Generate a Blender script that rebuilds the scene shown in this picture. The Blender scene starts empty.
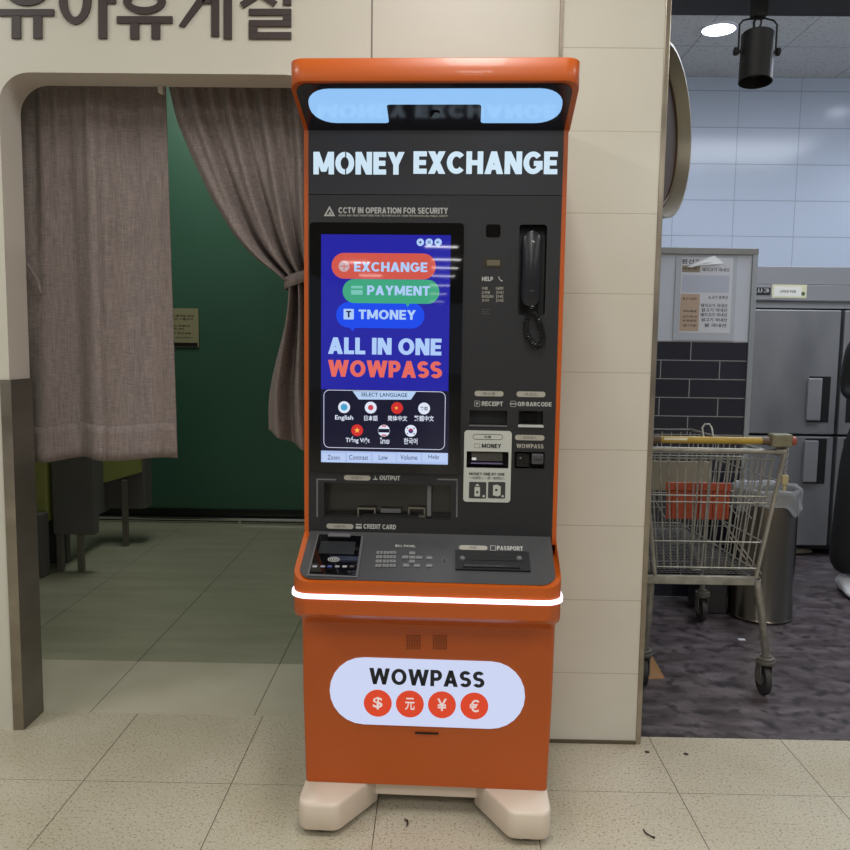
import bpy, bmesh, math, random
from mathutils import Vector, Matrix
random.seed(7)
C = bpy.context.scene.collection
S = bpy.context.scene
PI = math.pi

# ------------------------------------------------------------------ camera
FPX, YAW, PITCH, ROLL, CAMH = 806.7, math.radians(-.765), math.radians(5.712), math.radians(.777), 1.35
_cy, _sy = math.cos(YAW), math.sin(YAW)
FWD = Vector((_sy*math.cos(PITCH), _cy*math.cos(PITCH), -math.sin(PITCH)))
_r = Vector((_cy, -_sy, 0)); _u = _r.cross(FWD)
RIGHT = _r*math.cos(ROLL) + _u*math.sin(ROLL)
UP = -_r*math.sin(ROLL) + _u*math.cos(ROLL)
CAM = Vector((0, 0, CAMH))
cd = bpy.data.cameras.new('camera'); cam = bpy.data.objects.new('camera', cd); C.objects.link(cam)
cd.sensor_fit = 'HORIZONTAL'; cd.sensor_width = 36; cd.lens = FPX/850*36; cd.clip_start = .02
M3 = Matrix((RIGHT, UP, -FWD)).transposed()
cam.matrix_world = Matrix.Translation(CAM) @ M3.to_4x4()
S.camera = cam
S.view_settings.view_transform = 'Standard'; S.view_settings.look = 'None'
S.view_settings.exposure = 0.0; S.view_settings.gamma = 1; S.view_settings.use_curve_mapping = False
S.cycles.use_denoising = True
S.cycles.max_bounces = 6; S.cycles.diffuse_bounces = 4; S.cycles.glossy_bounces = 3
S.cycles.sample_clamp_indirect = 4

# ------------------------------------------------------------------ world and lamps
w = bpy.data.worlds.new('world'); S.world = w; w.use_nodes = True
w.node_tree.nodes['Background'].inputs[0].default_value = (.82, .88, 1, 1)
w.node_tree.nodes['Background'].inputs[1].default_value = .2

def area(name, loc, sx, sy, power, col=(1, .96, .88), rot=(0, 0, 0), spread=None):
    l = bpy.data.lights.new(name, 'AREA'); l.shape = 'RECTANGLE'; l.size = sx; l.size_y = sy
    l.energy = power; l.color = col
    if spread: l.spread = spread
    o = bpy.data.objects.new(name, l); C.objects.link(o); o.location = loc; o.rotation_euler = rot
    return o
HALL = 32
for _x in (-2.6, 0.1, 2.8):
    for _y in (1.25, -1.3, -4.2):
        area('hall_ceiling_lamp', (_x, _y, 3.18), .3, 1.25, HALL, (1, .99, .965))
for _x, _y in ((-.87, -11.0), (-.90, -13.3), (-1.05, -15.2), (-1.23, -17.5), (-1.56, -21.0), (-1.9, -25.2), (-2.3, -30.4), (-3.0, -14.0), (-3.2, -17.5)):
    area('far_hall_ceiling_lamp', (_x, _y, 3.18), .62, .16+.008*abs(_y+11), 9, (1, .98, .95), (0, 0, math.radians(-8)))     # lamps deep in the hall, mirrored by the kiosk glass
area('rest_room_lamp', (-1.7, 4.9, 3.4), .9, .9, 26, (.95, 1, .9))
area('kitchen_lamp', (2.5, 4.2, 3.2), 1.8, .9, 40, (.84, .90, 1))
for _p in ((4.3, 4.0, 2.8), (2.1, 3.5, 2.95)):  # unseen fill lights added to brighten the kitchen ceiling
    _l = bpy.data.lights.new('kitchen_fill', 'POINT'); _l.energy = 17; _l.color = (.80, .88, 1); _l.shadow_soft_size = .15
    _o = bpy.data.objects.new('kitchen_fill', _l); C.objects.link(_o); _o.location = _p

# ------------------------------------------------------------------ calibrated measuring helpers
def ray(u, v): return (FWD*FPX + RIGHT*(u-425) + UP*(425-v)).normalized()
def onY(u, v, Y):
    d = ray(u, v); return CAM + d*(Y/d.y)
def onZ(u, v, Z=0):
    d = ray(u, v); return CAM + d*((Z-CAMH)/d.z)

# ------------------------------------------------------------------ materials
def lin(c):
    f = lambda x: x/12.92 if x <= .04045 else ((x+.055)/1.055)**2.4
    return (*[f(x/255) for x in c], 1)
MATS = {}
def mat(name, rgb, rough=.5, metal=0, emit=0, noise=None, bump=None, coat=0, spec=None, emitcol=None):
    if name in MATS: return MATS[name]
    m = bpy.data.materials.new(name); m.use_nodes = True; nt = m.node_tree; b = nt.nodes['Principled BSDF']
    b.inputs['Base Color'].default_value = lin(rgb); b.inputs['Roughness'].default_value = rough
    b.inputs['Metallic'].default_value = metal
    if spec is not None: b.inputs['Specular IOR Level'].default_value = spec
    if coat: b.inputs['Coat Weight'].default_value = coat; b.inputs['Coat Roughness'].default_value = .05
    if emit:
        b.inputs['Emission Color'].default_value = lin(emitcol or rgb); b.inputs['Emission Strength'].default_value = emit
    if noise or bump:
        tc = nt.nodes.new('ShaderNodeTexCoord')
    if noise:                                  # (scale, dark factor, detail, stretch)
        sc, k, det, st = noise
        mp = nt.nodes.new('ShaderNodeMapping'); mp.inputs['Scale'].default_value = st
        n = nt.nodes.new('ShaderNodeTexNoise'); n.inputs['Scale'].default_value = sc; n.inputs['Detail'].default_value = det
        nt.links.new(tc.outputs['Object'], mp.inputs[0]); nt.links.new(mp.outputs[0], n.inputs['Vector'])
        r = nt.nodes.new('ShaderNodeValToRGB'); r.color_ramp.elements[0].position = .3; r.color_ramp.elements[1].position = .7
        c = lin(rgb); r.color_ramp.elements[0].color = (c[0]*k, c[1]*k, c[2]*k, 1); r.color_ramp.elements[1].color = c
        nt.links.new(n.outputs['Fac'], r.inputs[0]); nt.links.new(r.outputs[0], b.inputs['Base Color'])
    if bump:
        sc, st = bump
        n = nt.nodes.new('ShaderNodeTexNoise'); n.inputs['Scale'].default_value = sc; n.inputs['Detail'].default_value = 3
        nt.links.new(tc.outputs['Object'], n.inputs['Vector'])
        bp = nt.nodes.new('ShaderNodeBump'); bp.inputs['Strength'].default_value = st; bp.inputs['Distance'].default_value = .002
        nt.links.new(n.outputs['Fac'], bp.inputs['Height']); nt.links.new(bp.outputs[0], b.inputs['Normal'])
    MATS[name] = m; return m

def math_n(nt, op, a, b=None, c=None):
    n = nt.nodes.new('ShaderNodeMath'); n.operation = op
    for i, x in enumerate((a, b, c)):
        if x is None: continue
        if isinstance(x, (int, float)): n.inputs[i].default_value = x
        else: nt.links.new(x, n.inputs[i])
    return n.outputs[0]
def line_mask(nt, coord, origin, step, half):    # 1 on joint lines
    t = math_n(nt, 'DIVIDE', math_n(nt, 'SUBTRACT', coord, origin), step)
    f = math_n(nt, 'FRACT', math_n(nt, 'ADD', t, 1000.5))
    d = math_n(nt, 'MULTIPLY', math_n(nt, 'ABSOLUTE', math_n(nt, 'SUBTRACT', f, .5)), step)
    return math_n(nt, 'LESS_THAN', d, half)
def mixc(nt, fac, a, b, blend='MIX'):
    n = nt.nodes.new('ShaderNodeMix'); n.data_type = 'RGBA'; n.blend_type = blend
    for k, x in ((0, fac), (6, a), (7, b)):
        if isinstance(x, (int, float, tuple)): n.inputs[k].default_value = x
        else: nt.links.new(x, n.inputs[k])
    return n.outputs[2]
def tiled(name, base, joint, axes, rough=.4, speck=None, mottled=None, bump=.25, streak=(1, 1, 1)):
    """axes: list of (axis index, origin, step, half width); axis index 0 x, 1 y, 2 z, in world metres"""
    m = bpy.data.materials.new(name); m.use_nodes = True; nt = m.node_tree; b = nt.nodes['Principled BSDF']
    b.inputs['Roughness'].default_value = rough
    tc = nt.nodes.new('ShaderNodeTexCoord'); sp = nt.nodes.new('ShaderNodeSeparateXYZ')
    nt.links.new(tc.outputs['Object'], sp.inputs[0])
    col = lin(base)
    if mottled:
        sc, rgb2, lo, hi = mottled
        mp = nt.nodes.new('ShaderNodeMapping'); mp.inputs['Scale'].default_value = streak
        nt.links.new(tc.outputs['Object'], mp.inputs[0])
        n = nt.nodes.new('ShaderNodeTexNoise'); n.inputs['Scale'].default_value = sc; n.inputs['Detail'].default_value = 8
        nt.links.new(mp.outputs[0], n.inputs['Vector'])
        r = nt.nodes.new('ShaderNodeMapRange'); r.inputs[1].default_value = lo; r.inputs[2].default_value = hi
        nt.links.new(n.outputs['Fac'], r.inputs[0]); col = mixc(nt, r.outputs[0], col, lin(rgb2))
    for k in (speck or []):
        sc, rgb2, lo, hi = k
        n = nt.nodes.new('ShaderNodeTexNoise'); n.inputs['Scale'].default_value = sc; n.inputs['Detail'].default_value = 2
        nt.links.new(tc.outputs['Object'], n.inputs['Vector'])
        r = nt.nodes.new('ShaderNodeMapRange'); r.inputs[1].default_value = lo; r.inputs[2].default_value = hi
        nt.links.new(n.outputs['Fac'], r.inputs[0]); col = mixc(nt, r.outputs[0], col, lin(rgb2))
    mask = None
    for ax, o, st, h in axes:
        l = line_mask(nt, sp.outputs[ax], o, st, h)
        mask = l if mask is None else math_n(nt, 'MAXIMUM', mask, l)
    if mask is not None:
        col = mixc(nt, mask, col, lin(joint))
        bp = nt.nodes.new('ShaderNodeBump'); bp.inputs['Strength'].default_value = bump; bp.inputs['Distance'].default_value = -.002
        nt.links.new(mask, bp.inputs['Height']); nt.links.new(bp.outputs[0], b.inputs['Normal'])
    if isinstance(col, tuple): b.inputs['Base Color'].default_value = col
    else: nt.links.new(col, b.inputs['Base Color'])
    MATS[name] = m; return m

# ------------------------------------------------------------------ mesh helpers
def link_mesh(name, bm, m, parent=None, smooth=False, recalc=True):
    if recalc: bmesh.ops.recalc_face_normals(bm, faces=bm.faces)
    me = bpy.data.meshes.new(name); bm.to_mesh(me); bm.free()
    if m: me.materials.append(m)
    if smooth:
        for p in me.polygons: p.use_smooth = True
    o = bpy.data.objects.new(name, me); C.objects.link(o)
    if parent: o.parent = parent
    return o
def smooth_by_angle(o, deg=35):
    me = o.data
    for p in me.polygons: p.use_smooth = True
    bm = bmesh.new(); bm.from_mesh(me)
    for e in bm.edges:
        e.smooth = len(e.link_faces) == 2 and e.calc_face_angle(0) < math.radians(deg)
    bm.to_mesh(me); bm.free()
    return o
def bx(bm, x0, x1, y0, y1, z0, z1, bev=0):
    vs = [bm.verts.new((x, y, z)) for x in (x0, x1) for y in (y0, y1) for z in (z0, z1)]
    fs = [(0, 1, 3, 2), (4, 6, 7, 5), (0, 4, 5, 1), (2, 3, 7, 6), (0, 2, 6, 4), (1, 5, 7, 3)]
    faces = [bm.faces.new([vs[i] for i in f]) for f in fs]
    if bev:
        es = list({e for f in faces for e in f.edges})
        bmesh.ops.bevel(bm, geom=es, offset=bev, segments=2, affect='EDGES', profile=.5)
    return vs
def box(name, x0, x1, y0, y1, z0, z1, m, parent=None, bev=0):
    bm = bmesh.new(); bx(bm, x0, x1, y0, y1, z0, z1, bev); return link_mesh(name, bm, m, parent)
def tube(bm, pts, r, seg=8, closed=False, caps=True):
    """a tube of radius r (number or list) along pts"""
    pts = [Vector(p) for p in pts]; n = len(pts); rings = []
    prev = None
    for i, p in enumerate(pts):
        a = pts[i-1] if (i > 0 or closed) else p; b = pts[(i+1) % n] if (i < n-1 or closed) else p
        t = (b-a).normalized()
        if prev is None:
            ref = Vector((0, 0, 1)) if abs(t.z) < .9 else Vector((1, 0, 0)); x = t.cross(ref).normalized()
        else:
            x = (prev - t*prev.dot(t)).normalized()
        prev = x; y = t.cross(x)
        rr = r[i] if isinstance(r, (list, tuple)) else r
        rings.append([bm.verts.new(p + x*rr*math.cos(2*PI*k/seg) + y*rr*math.sin(2*PI*k/seg)) for k in range(seg)])
    for i in range(n if closed else n-1):
        A, B = rings[i], rings[(i+1) % n]
        for k in range(seg): bm.faces.new((A[k], A[(k+1) % seg], B[(k+1) % seg], B[k]))
    if caps and not closed:
        bm.faces.new(rings[0][::-1]); bm.faces.new(rings[-1])
def lathe(bm, prof, cen=(0, 0, 0), seg=32, axis='z', cap=True):
    rings = []
    for r, h in prof:
        ring = []
        for k in range(seg):
            a = 2*PI*k/seg; c, s = r*math.cos(a), r*math.sin(a)
            p = {'z': (c, s, h), 'x': (h, c, s), 'y': (c, h, s)}[axis]
            ring.append(bm.verts.new(Vector(cen)+Vector(p)))
        rings.append(ring)
    for A, B in zip(rings, rings[1:]):
        for k in range(seg): bm.faces.new((A[k], A[(k+1) % seg], B[(k+1) % seg], B[k]))
    if cap:
        bm.faces.new(rings[0][::-1]); bm.faces.new(rings[-1])
def loft(name, rings, m, parent=None, deg=40):
    bm = bmesh.new(); R = [[bm.verts.new(p) for p in r] for r in rings]; n = len(R[0])
    for A, B in zip(R, R[1:]):
        for k in range(n): bm.faces.new((A[k], A[(k+1) % n], B[(k+1) % n], B[k]))
    bm.faces.new(R[0][::-1]); bm.faces.new(R[-1])
    return smooth_by_angle(link_mesh(name, bm, m, parent), deg)
def prism(bm, pts, vec):
    a = [bm.verts.new(p) for p in pts]; b = [bm.verts.new(Vector(p)+Vector(vec)) for p in pts]; n = len(a)
    bm.faces.new(a[::-1]); bm.faces.new(b)
    for k in range(n): bm.faces.new((a[k], a[(k+1) % n], b[(k+1) % n], b[k]))

# ------------------------------------------------------------------ flat frames: graphics laid on a plane
class Frame:
    """plane with origin o, axes ex (right), ey (up); n towards the viewer; root carries them into the world"""
    def __init__(s, o, ex, ey, root=None):
        s.o, s.ex, s.ey = Vector(o), Vector(ex).normalized(), Vector(ey).normalized()
        s.n = s.ex.cross(s.ey).normalized(); s.root = root
        s.M = Matrix.Translation(root.location) @ root.rotation_euler.to_matrix().to_4x4() if root else Matrix()
        s.I = s.M.inverted()
    def px(s, u, v, h=0):
        o = s.I @ CAM; d = s.I.to_3x3() @ ray(u, v)
        t = (s.o + s.n*h - o).dot(s.n)/d.dot(s.n); p = o + d*t - s.o
        return p.dot(s.ex), p.dot(s.ey)
    def at(s, a, b, h=0): return s.o + s.ex*a + s.ey*b + s.n*h
def rect_px(F, u0, v0, u1, v1):
    a0, b0 = F.px(u0, v1); a1, b1 = F.px(u1, v0)
    a2, b2 = F.px(u0, v0); a3, b3 = F.px(u1, v1)
    return (a0+a2)/2, (b0+b3)/2, (a1+a3)/2, (b1+b2)/2
def rr_pts(x0, y0, x1, y1, r, n=6):
    r = min(r, (x1-x0)/2-1e-5, (y1-y0)/2-1e-5); P = []
    if r <= 0: return [(x0, y0), (x1, y0), (x1, y1), (x0, y1)]
    for cx, cy, a0 in ((x1-r, y0+r, -90), (x1-r, y1-r, 0), (x0+r, y1-r, 90), (x0+r, y0+r, 180)):
        for k in range(n+1):
            a = math.radians(a0+90*k/n); P.append((cx+r*math.cos(a), cy+r*math.sin(a)))
    return P
def plate(name, F, pts, h, t, m, parent=None):
    bm = bmesh.new(); prism(bm, [F.at(a, b, h) for a, b in pts], F.n*t)
    return link_mesh(name, bm, m, parent or F.root)
def rplate(name, F, box_px, r, h, t, m, parent=None):
    return plate(name, F, rr_pts(*rect_px(F, *box_px), r), h, t, m, parent)
def circ(cx, cy, r, n=24): return [(cx+r*math.cos(2*PI*k/n), cy+r*math.sin(2*PI*k/n)) for k in range(n)]
def cplate(name, F, u, v, rpx, h, t, m, parent=None):
    c = F.px(u, v); e = F.px(u+rpx, v); return plate(name, F, circ(*c, abs(e[0]-c[0])), h, t, m, parent)
def frame_plate(name, F, outer, inner, h, t, m, parent=None):
    """a ring between two outlines with the same point count"""
    bm = bmesh.new(); n = len(outer)
    A = [[bm.verts.new(F.at(a, b, hh)) for a, b in P] for P, hh in ((outer, h), (outer, h+t), (inner, h+t), (inner, h))]
    for i in range(4):
        P, Q = A[i], A[(i+1) % 4]
        for k in range(n): bm.faces.new((P[k], P[(k+1) % n], Q[(k+1) % n], Q[k]))
    return link_mesh(name, bm, m, parent or F.root)
def rr_ring(name, F, box_px, r, wd, h, t, m, parent=None):
    x0, y0, x1, y1 = rect_px(F, *box_px)
    return frame_plate(name, F, rr_pts(x0, y0, x1, y1, r), rr_pts(x0+wd, y0+wd, x1-wd, y1-wd, max(r-wd, .0008)), h, t, m, parent)
_cache = {}
def glyphs(s, bold):
    k = (s, bold)
    if k not in _cache:
        cu = bpy.data.curves.new('lettering', 'FONT'); cu.body = s; cu.offset = bold; cu.extrude = .5; cu.resolution_u = 3
        o = bpy.data.objects.new('lettering', cu); C.objects.link(o)
        dg = bpy.context.evaluated_depsgraph_get()
        me = bpy.data.meshes.new_from_object(o.evaluated_get(dg))
        _cache[k] = ([tuple(v.co) for v in me.vertices], [tuple(p.vertices) for p in me.polygons])
        bpy.data.objects.remove(o); bpy.data.meshes.remove(me); bpy.data.curves.remove(cu)
    return _cache[k]
# heavy sans capitals drawn as strokes
def _R(x0, y0, x1, y1): return [(x0, y0), (x1, y0), (x1, y1), (x0, y1)]
def _A(cx, cy, rx, ry, a0, a1, tx, ty):
    n = max(3, int(abs(a1-a0)/15)); out = []
    for k in range(n):
        p, q = math.radians(a0+(a1-a0)*k/n), math.radians(a0+(a1-a0)*(k+1)/n)
        out.append([(cx+rx*math.cos(p), cy+ry*math.sin(p)), (cx+rx*math.cos(q), cy+ry*math.sin(q)),
                    (cx+(rx-tx)*math.cos(q), cy+(ry-ty)*math.sin(q)), (cx+(rx-tx)*math.cos(p), cy+(ry-ty)*math.sin(p))])
    return out
def cap_glyph(c, t):
    y = t*.86; d = t*1.12
    V = {
     'A': (.86, [[(0, 0), (d, 0), (.43+d*.45, 1), (.43-d*.45, 1)], [(.86, 0), (.86-d, 0), (.43-d*.45, 1), (.43+d*.45, 1)], _R(.2, .19, .66, .19+y)]),
     'B': (.70, [_R(0, 0, t, 1), _R(t, 1-y, .40, 1), _R(t, .5-y/2, .42, .5+y/2), _R(t, 0, .42, y)] + _A(.39, .74, .27, .26, -90, 90, t, y) + _A(.41, .27, .29, .27, -90, 90, t, y)),
     'C': (.84, _A(.45, .5, .45, .5, 42, 318, t, y)),
     'D': (.80, [_R(0, 0, t, 1), _R(t, 1-y, .36, 1), _R(t, 0, .36, y)] + _A(.34, .5, .46, .5, -90, 90, t, y)),
     'E': (.62, [_R(0, 0, t, 1), _R(t, 1-y, .62, 1), _R(t, .5-y/2, .58, .5+y/2), _R(t, 0, .62, y)]),
     'F': (.60, [_R(0, 0, t, 1), _R(t, 1-y, .60, 1), _R(t, .48-y/2, .56, .48+y/2)]),
     'G': (.88, _A(.45, .5, .45, .5, 40, 330, t, y) + [_R(.48, .36, .88, .36+y), _R(.88-t, .2, .88, .5)]),
     'H': (.78, [_R(0, 0, t, 1), _R(.78-t, 0, .78, 1), _R(t, .5-y/2, .78-t, .5+y/2)]),
     'I': (t, [_R(0, 0, t, 1)]),
     'J': (.6, [_R(.6-t, .3, .6, 1)] + _A(.3, .3, .3, .3, 180, 360, t, y)),
     'K': (.78, [_R(0, 0, t, 1), [(t*.6, .30), (.5, 1), (.76, 1), (t*.6, .12+t)], [(.24, .52), (.42, .66), (.80, 0), (.53, 0)]]),
     'L': (.58, [_R(0, 0, t, 1), _R(t, 0, .58, y)]),
     'M': (1.0, [_R(0, 0, t, 1), _R(1-t, 0, 1, 1), [(0, 1), (d, 1), (.5+d*.42, .12), (.5-d*.42, .12)], [(1, 1), (1-d, 1), (.5-d*.42, .12), (.5+d*.42, .12)]]),
     'N': (.80, [_R(0, 0, t, 1), _R(.80-t, 0, .80, 1), [(0, 1), (d, 1), (.80, 0), (.80-d, 0)]]),
     'O': (.92, _A(.46, .5, .46, .5, 0, 360, t, y)),
     'P': (.70, [_R(0, 0, t, 1), _R(t, 1-y, .40, 1), _R(t, .33, .40, .33+y)] + _A(.38, .665, .32, .335, -90, 90, t, y)),
     'Q': (.94, _A(.46, .5, .46, .5, 0, 360, t, y) + [[(.5, .32), (.64, .40), (.94, .02), (.76, -.06)]]),
     'R': (.74, [_R(0, 0, t, 1), _R(t, 1-y, .40, 1), _R(t, .36, .40, .36+y), [(.30, .42), (.52, .42), (.76, 0), (.52, 0)]] + _A(.39, .68, .31, .32, -90, 90, t, y)),
     'S': (.70, _A(.35, (1.5-y/2)/2, .34, (.5+y/2)/2, 28, 270, t, y) + _A(.35, (.5+y/2)/2, .35, (.5+y/2)/2, -152, 90, t, y)),
     'T': (.70, [_R(0, 1-y, .70, 1), _R(.35-t/2, 0, .35+t/2, 1-y)]),
     'U': (.78, [_R(0, .38, t, 1), _R(.78-t, .38, .78, 1)] + _A(.39, .38, .39, .38, 180, 360, t, y)),
     'V': (.84, [[(0, 1), (d, 1), (.42+d*.45, 0), (.42-d*.45, 0)], [(.84, 1), (.84-d, 1), (.42-d*.45, 0), (.42+d*.45, 0)]]),
     'W': (1.24, [[(0, 1), (d, 1), (.34+d*.42, 0), (.34-d*.42, 0)], [(.62-d*.42, 1), (.62+d*.42, 1), (.34+d*.42, 0), (.34-d*.42, 0)],
                  [(.62-d*.42, 1), (.62+d*.42, 1), (.90+d*.42, 0), (.90-d*.42, 0)], [(1.24, 1), (1.24-d, 1), (.90-d*.42, 0), (.90+d*.42, 0)]]),
     'X': (.80, [[(0, 1), (d*1.05, 1), (.80, 0), (.80-d*1.05, 0)], [(.80, 1), (.80-d*1.05, 1), (0, 0), (d*1.05, 0)]]),
     'Y': (.82, [[(0, 1), (d, 1), (.41+t*.5, .42), (.41-t*.5, .42)], [(.82, 1), (.82-d, 1), (.41-t*.5, .42), (.41+t*.5, .42)], _R(.41-t/2, 0, .41+t/2, .5)]),
     'Z': (.70, [_R(0, 1-y, .7, 1), _R(0, 0, .7, y), [(0, y), (d, y), (.7, 1-y), (.7-d, 1-y)]]),
     '·': (.16, [_R(0, .42, .16, .58)]), ' ': (.26, []),
    }
    return V[c]
CAPS = set('ABCDEFGHIJKLMNOPQRSTUVWXYZ ·')
def cap_text(s, t):
    x = 0; V = []; Fc = []
    for c in s:
        w_, polys = cap_glyph(c, t)
        for P in polys:
            ar = sum(P[i][0]*P[(i+1) % len(P)][1]-P[(i+1) % len(P)][0]*P[i][1] for i in range(len(P)))
            if ar < 0: P = P[::-1]
            n = len(V); m = len(P)
            V += [(x+a, b, -.5) for a, b in P] + [(x+a, b, .5) for a, b in P]
            Fc.append(tuple(range(n+m, n+2*m))); Fc.append(tuple(range(n+m-1, n-1, -1)))
            for k in range(m): Fc.append((n+k, n+(k+1) % m, n+m+(k+1) % m, n+m+k))
        x += w_ + (.065 if t > .25 else .09)
    return V, Fc
def text(F, s, box_ab, h, t, m, parent=None, bold=.02, name='lettering'):
    if bold >= .02 and set(s) <= CAPS: vs, fs = cap_text(s, .26 if bold >= .035 else .235 if bold >= .03 else .2)
    else: vs, fs = glyphs(s, min(bold, .015))
    xs = [v[0] for v in vs]; ys = [v[1] for v in vs]
    x0, x1, y0, y1 = min(xs), max(xs), min(ys), max(ys)
    a0, b0, a1, b1 = box_ab
    me = bpy.data.meshes.new(name)
    me.from_pydata([F.at(a0+(v[0]-x0)/(x1-x0)*(a1-a0), b0+(v[1]-y0)/(y1-y0)*(b1-b0), h + (t if v[2] > 0 else 0)) for v in vs], [], fs)
    me.materials.append(m); o = bpy.data.objects.new(name, me); C.objects.link(o)
    if parent or F.root: o.parent = parent or F.root
    return o
def tpx(F, s, box_px, h, t, m, parent=None, bold=.02, name='lettering'):
    return text(F, s, rect_px(F, *box_px), h, t, m, parent, bold, name)

def thing(name, label, cat, loc=(0, 0, 0), rz=0, group=None):
    o = bpy.data.objects.new(name, None); C.objects.link(o); o.location = loc; o.rotation_euler = (0, 0, rz)
    o['label'] = label; o['category'] = cat
    if group: o['group'] = group
    o.empty_display_size = .1
    return o
def tag(o, label, cat, group=None, kind=None):
    o['label'] = label; o['category'] = cat
    if group: o['group'] = group
    if kind: o['kind'] = kind
    return o
def struct(o, label=None, cat=None):
    o['kind'] = 'structure'
    if label: o['label'] = label
    if cat: o['category'] = cat
    return o

# ================================================================== SETTING
terrazzo = tiled('terrazzo', (186, 180, 162), (70, 62, 50), [(0, -.155, .456, .0013), (1, 2.345, .456, .0010)], rough=.3,
                 speck=[(120, (132, 116, 88), .54, .72), (210, (214, 208, 190), .56, .74), (420, (96, 84, 64), .66, .76)],
                 mottled=(2.5, (174, 166, 144), .35, .65), bump=.2)
rest_tile_near = tiled('entry_tile', (188, 182, 164), (90, 86, 74), [(0, -1.244, .6, .0016)], rough=.4, mottled=(4, (178, 172, 152), .35, .7), bump=.2)
rest_tile = tiled('rest_room_tile', (160, 158, 138), (62, 64, 54), [(0, -1.244, .6, .0016), (1, 3.28, .6, .0010)], rough=.28,
                  mottled=(4, (146, 145, 125), .35, .7), bump=.2, streak=(.5, 3, 1))
kit_floor = tiled('kitchen_floor', (70, 62, 64), (40, 40, 44), [], rough=.38, mottled=(5, (104, 96, 98), .42, .66), streak=(1, 2.5, 1),
                  speck=[(16, (48, 44, 46), .5, .66)])
pier_tile = tiled('pier_tile', (203, 200, 187), (172, 165, 148), [(2, -.0065, .2545, .0014)], rough=.22, mottled=(3, (198, 194, 180), .3, .7), bump=.3)
cream = tiled('cream_wall', (201, 198, 185), (110, 102, 90), [(0, -.221, 30, .0022)], rough=.45, mottled=(2, (196, 192, 178), .3, .7))
jambm = mat('jamb_cream', (204, 198, 188), .5)
green = mat('green_wall', (58, 98, 80), .42, noise=(1.2, .86, 2, (1, 1, 1)))
kit_wall = tiled('kitchen_wall_tile', (186, 195, 210), (158, 164, 178), [(2, 2.425, .257, .0035), (0, 2.151, .443, .003)], rough=.16, bump=.4)
ceilm = tiled('kitchen_ceiling', (212, 212, 212), (140, 140, 145), [(0, 1.62, .6, .003), (1, 4.85, .6, .003)], rough=.8,
              speck=[(60, (168, 168, 172), .58, .7)], bump=.1)
blackm = mat('black_paint', (28, 27, 30), .5)
steel = mat('brushed_steel', (150, 150, 152), .32, 1, noise=(3, .8, 4, (1, 1, 30)))
chrome = mat('chrome', (205, 205, 208), .15, 1)
brownsteel = mat('old_trim_steel', (168, 158, 142), .3, .8, noise=(5, .62, 3, (1, 1, 1.5)))
darkclad = mat('dark_steel_cladding', (120, 115, 106), .34, .35, noise=(2.2, .6, 3, (1, 1, 2)))

struct(box('floor', -5, 5, -34, 2.74, -.1, 0, terrazzo))
struct(box('floor', -1.6, .2, 2.74, 2.80, -.1, 0, terrazzo))
struct(box('floor', -4.6, .5, 2.80, 3.28, -.1, -.0005, rest_tile_near))
struct(box('floor', -4.6, .5, 3.28, 6.5, -.1, -.0005, rest_tile))
struct(box('floor', .5, 5, 2.70+.04, 6.2, -.1, -.001, kit_floor))
o = box('threshold', .7185, 5, 2.70, 2.742, -.02, .0012, kit_floor); o.name = 'trim_1'; struct(o)

# tall shop front wall with the rounded opening to the rest room
def ff(): return None
WY0, WY1 = 2.665, 2.80
bm = bmesh.new()
OL, OR, OT, RC = -1.42, -.40, 2.2, .10
def wall_piece(y0, y1, z_cut):
    # left strip, top, right strip drawn as one outline with the opening taken out
    P = [(-5, 0), (OL, 0)]
    for k in range(9):
        a = PI - k*PI/2/8; P.append((OL+RC+RC*math.cos(a), OT-RC+RC*math.sin(a)))
    for k in range(9):
        a = PI/2 - k*PI/2/8; P.append((OR-RC+RC*math.cos(a), OT-RC+RC*math.sin(a)))
    P += [(OR, 0), (.372, 0), (.372, 3.4), (-5, 3.4)]
    return P
P = wall_piece(0, 0, 0)
prism(bm, [(x, WY0, z) for x, z in P], (0, WY1-WY0, 0))
wf = link_mesh('wall_front', bm, cream); struct(wf)
wf.data.materials.append(jambm)
for p in wf.data.polygons:
    if abs(p.normal.y) < .5: p.material_index = 1
# dark steel cladding round the foot of the left jamb
bm = bmesh.new()
bx(bm, OL-.028, OL+.008, WY0-.008, WY0, 0, 1.214); bx(bm, OL, OL+.008, WY0, WY1, 0, 1.214)
cl = struct(link_mesh('trim_2', bm, darkclad)); cl.data.materials.append(brownsteel)
for p in cl.data.polygons:
    if p.normal.y < -.5: p.material_index = 1
# tiled pier and its steel edge
struct(box('wall_pier', .380, .6995, 2.647, 2.74, 0, 3.4, pier_tile))
struct(box('trim_3', .371, .381, 2.640, 2.70, 2.0, 3.4, brownsteel))
bm = bmesh.new(); bx(bm, .699, .7160, 2.643, 2.745, 0, 3.4, .002)
struct(link_mesh('trim_4', bm, brownsteel))
struct(box('trim_5', .380, .698, 2.642, 2.648, 0, .012, mat('foot_strip_brown', (88, 78, 62), .8)))  # narrow dark brown strip along the foot of the pier
# hall ceiling
struct(box('ceiling', -5, 5, -34, 2.66, 3.25, 3.32, mat('hall_ceiling', (205, 200, 190), .8)))

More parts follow.
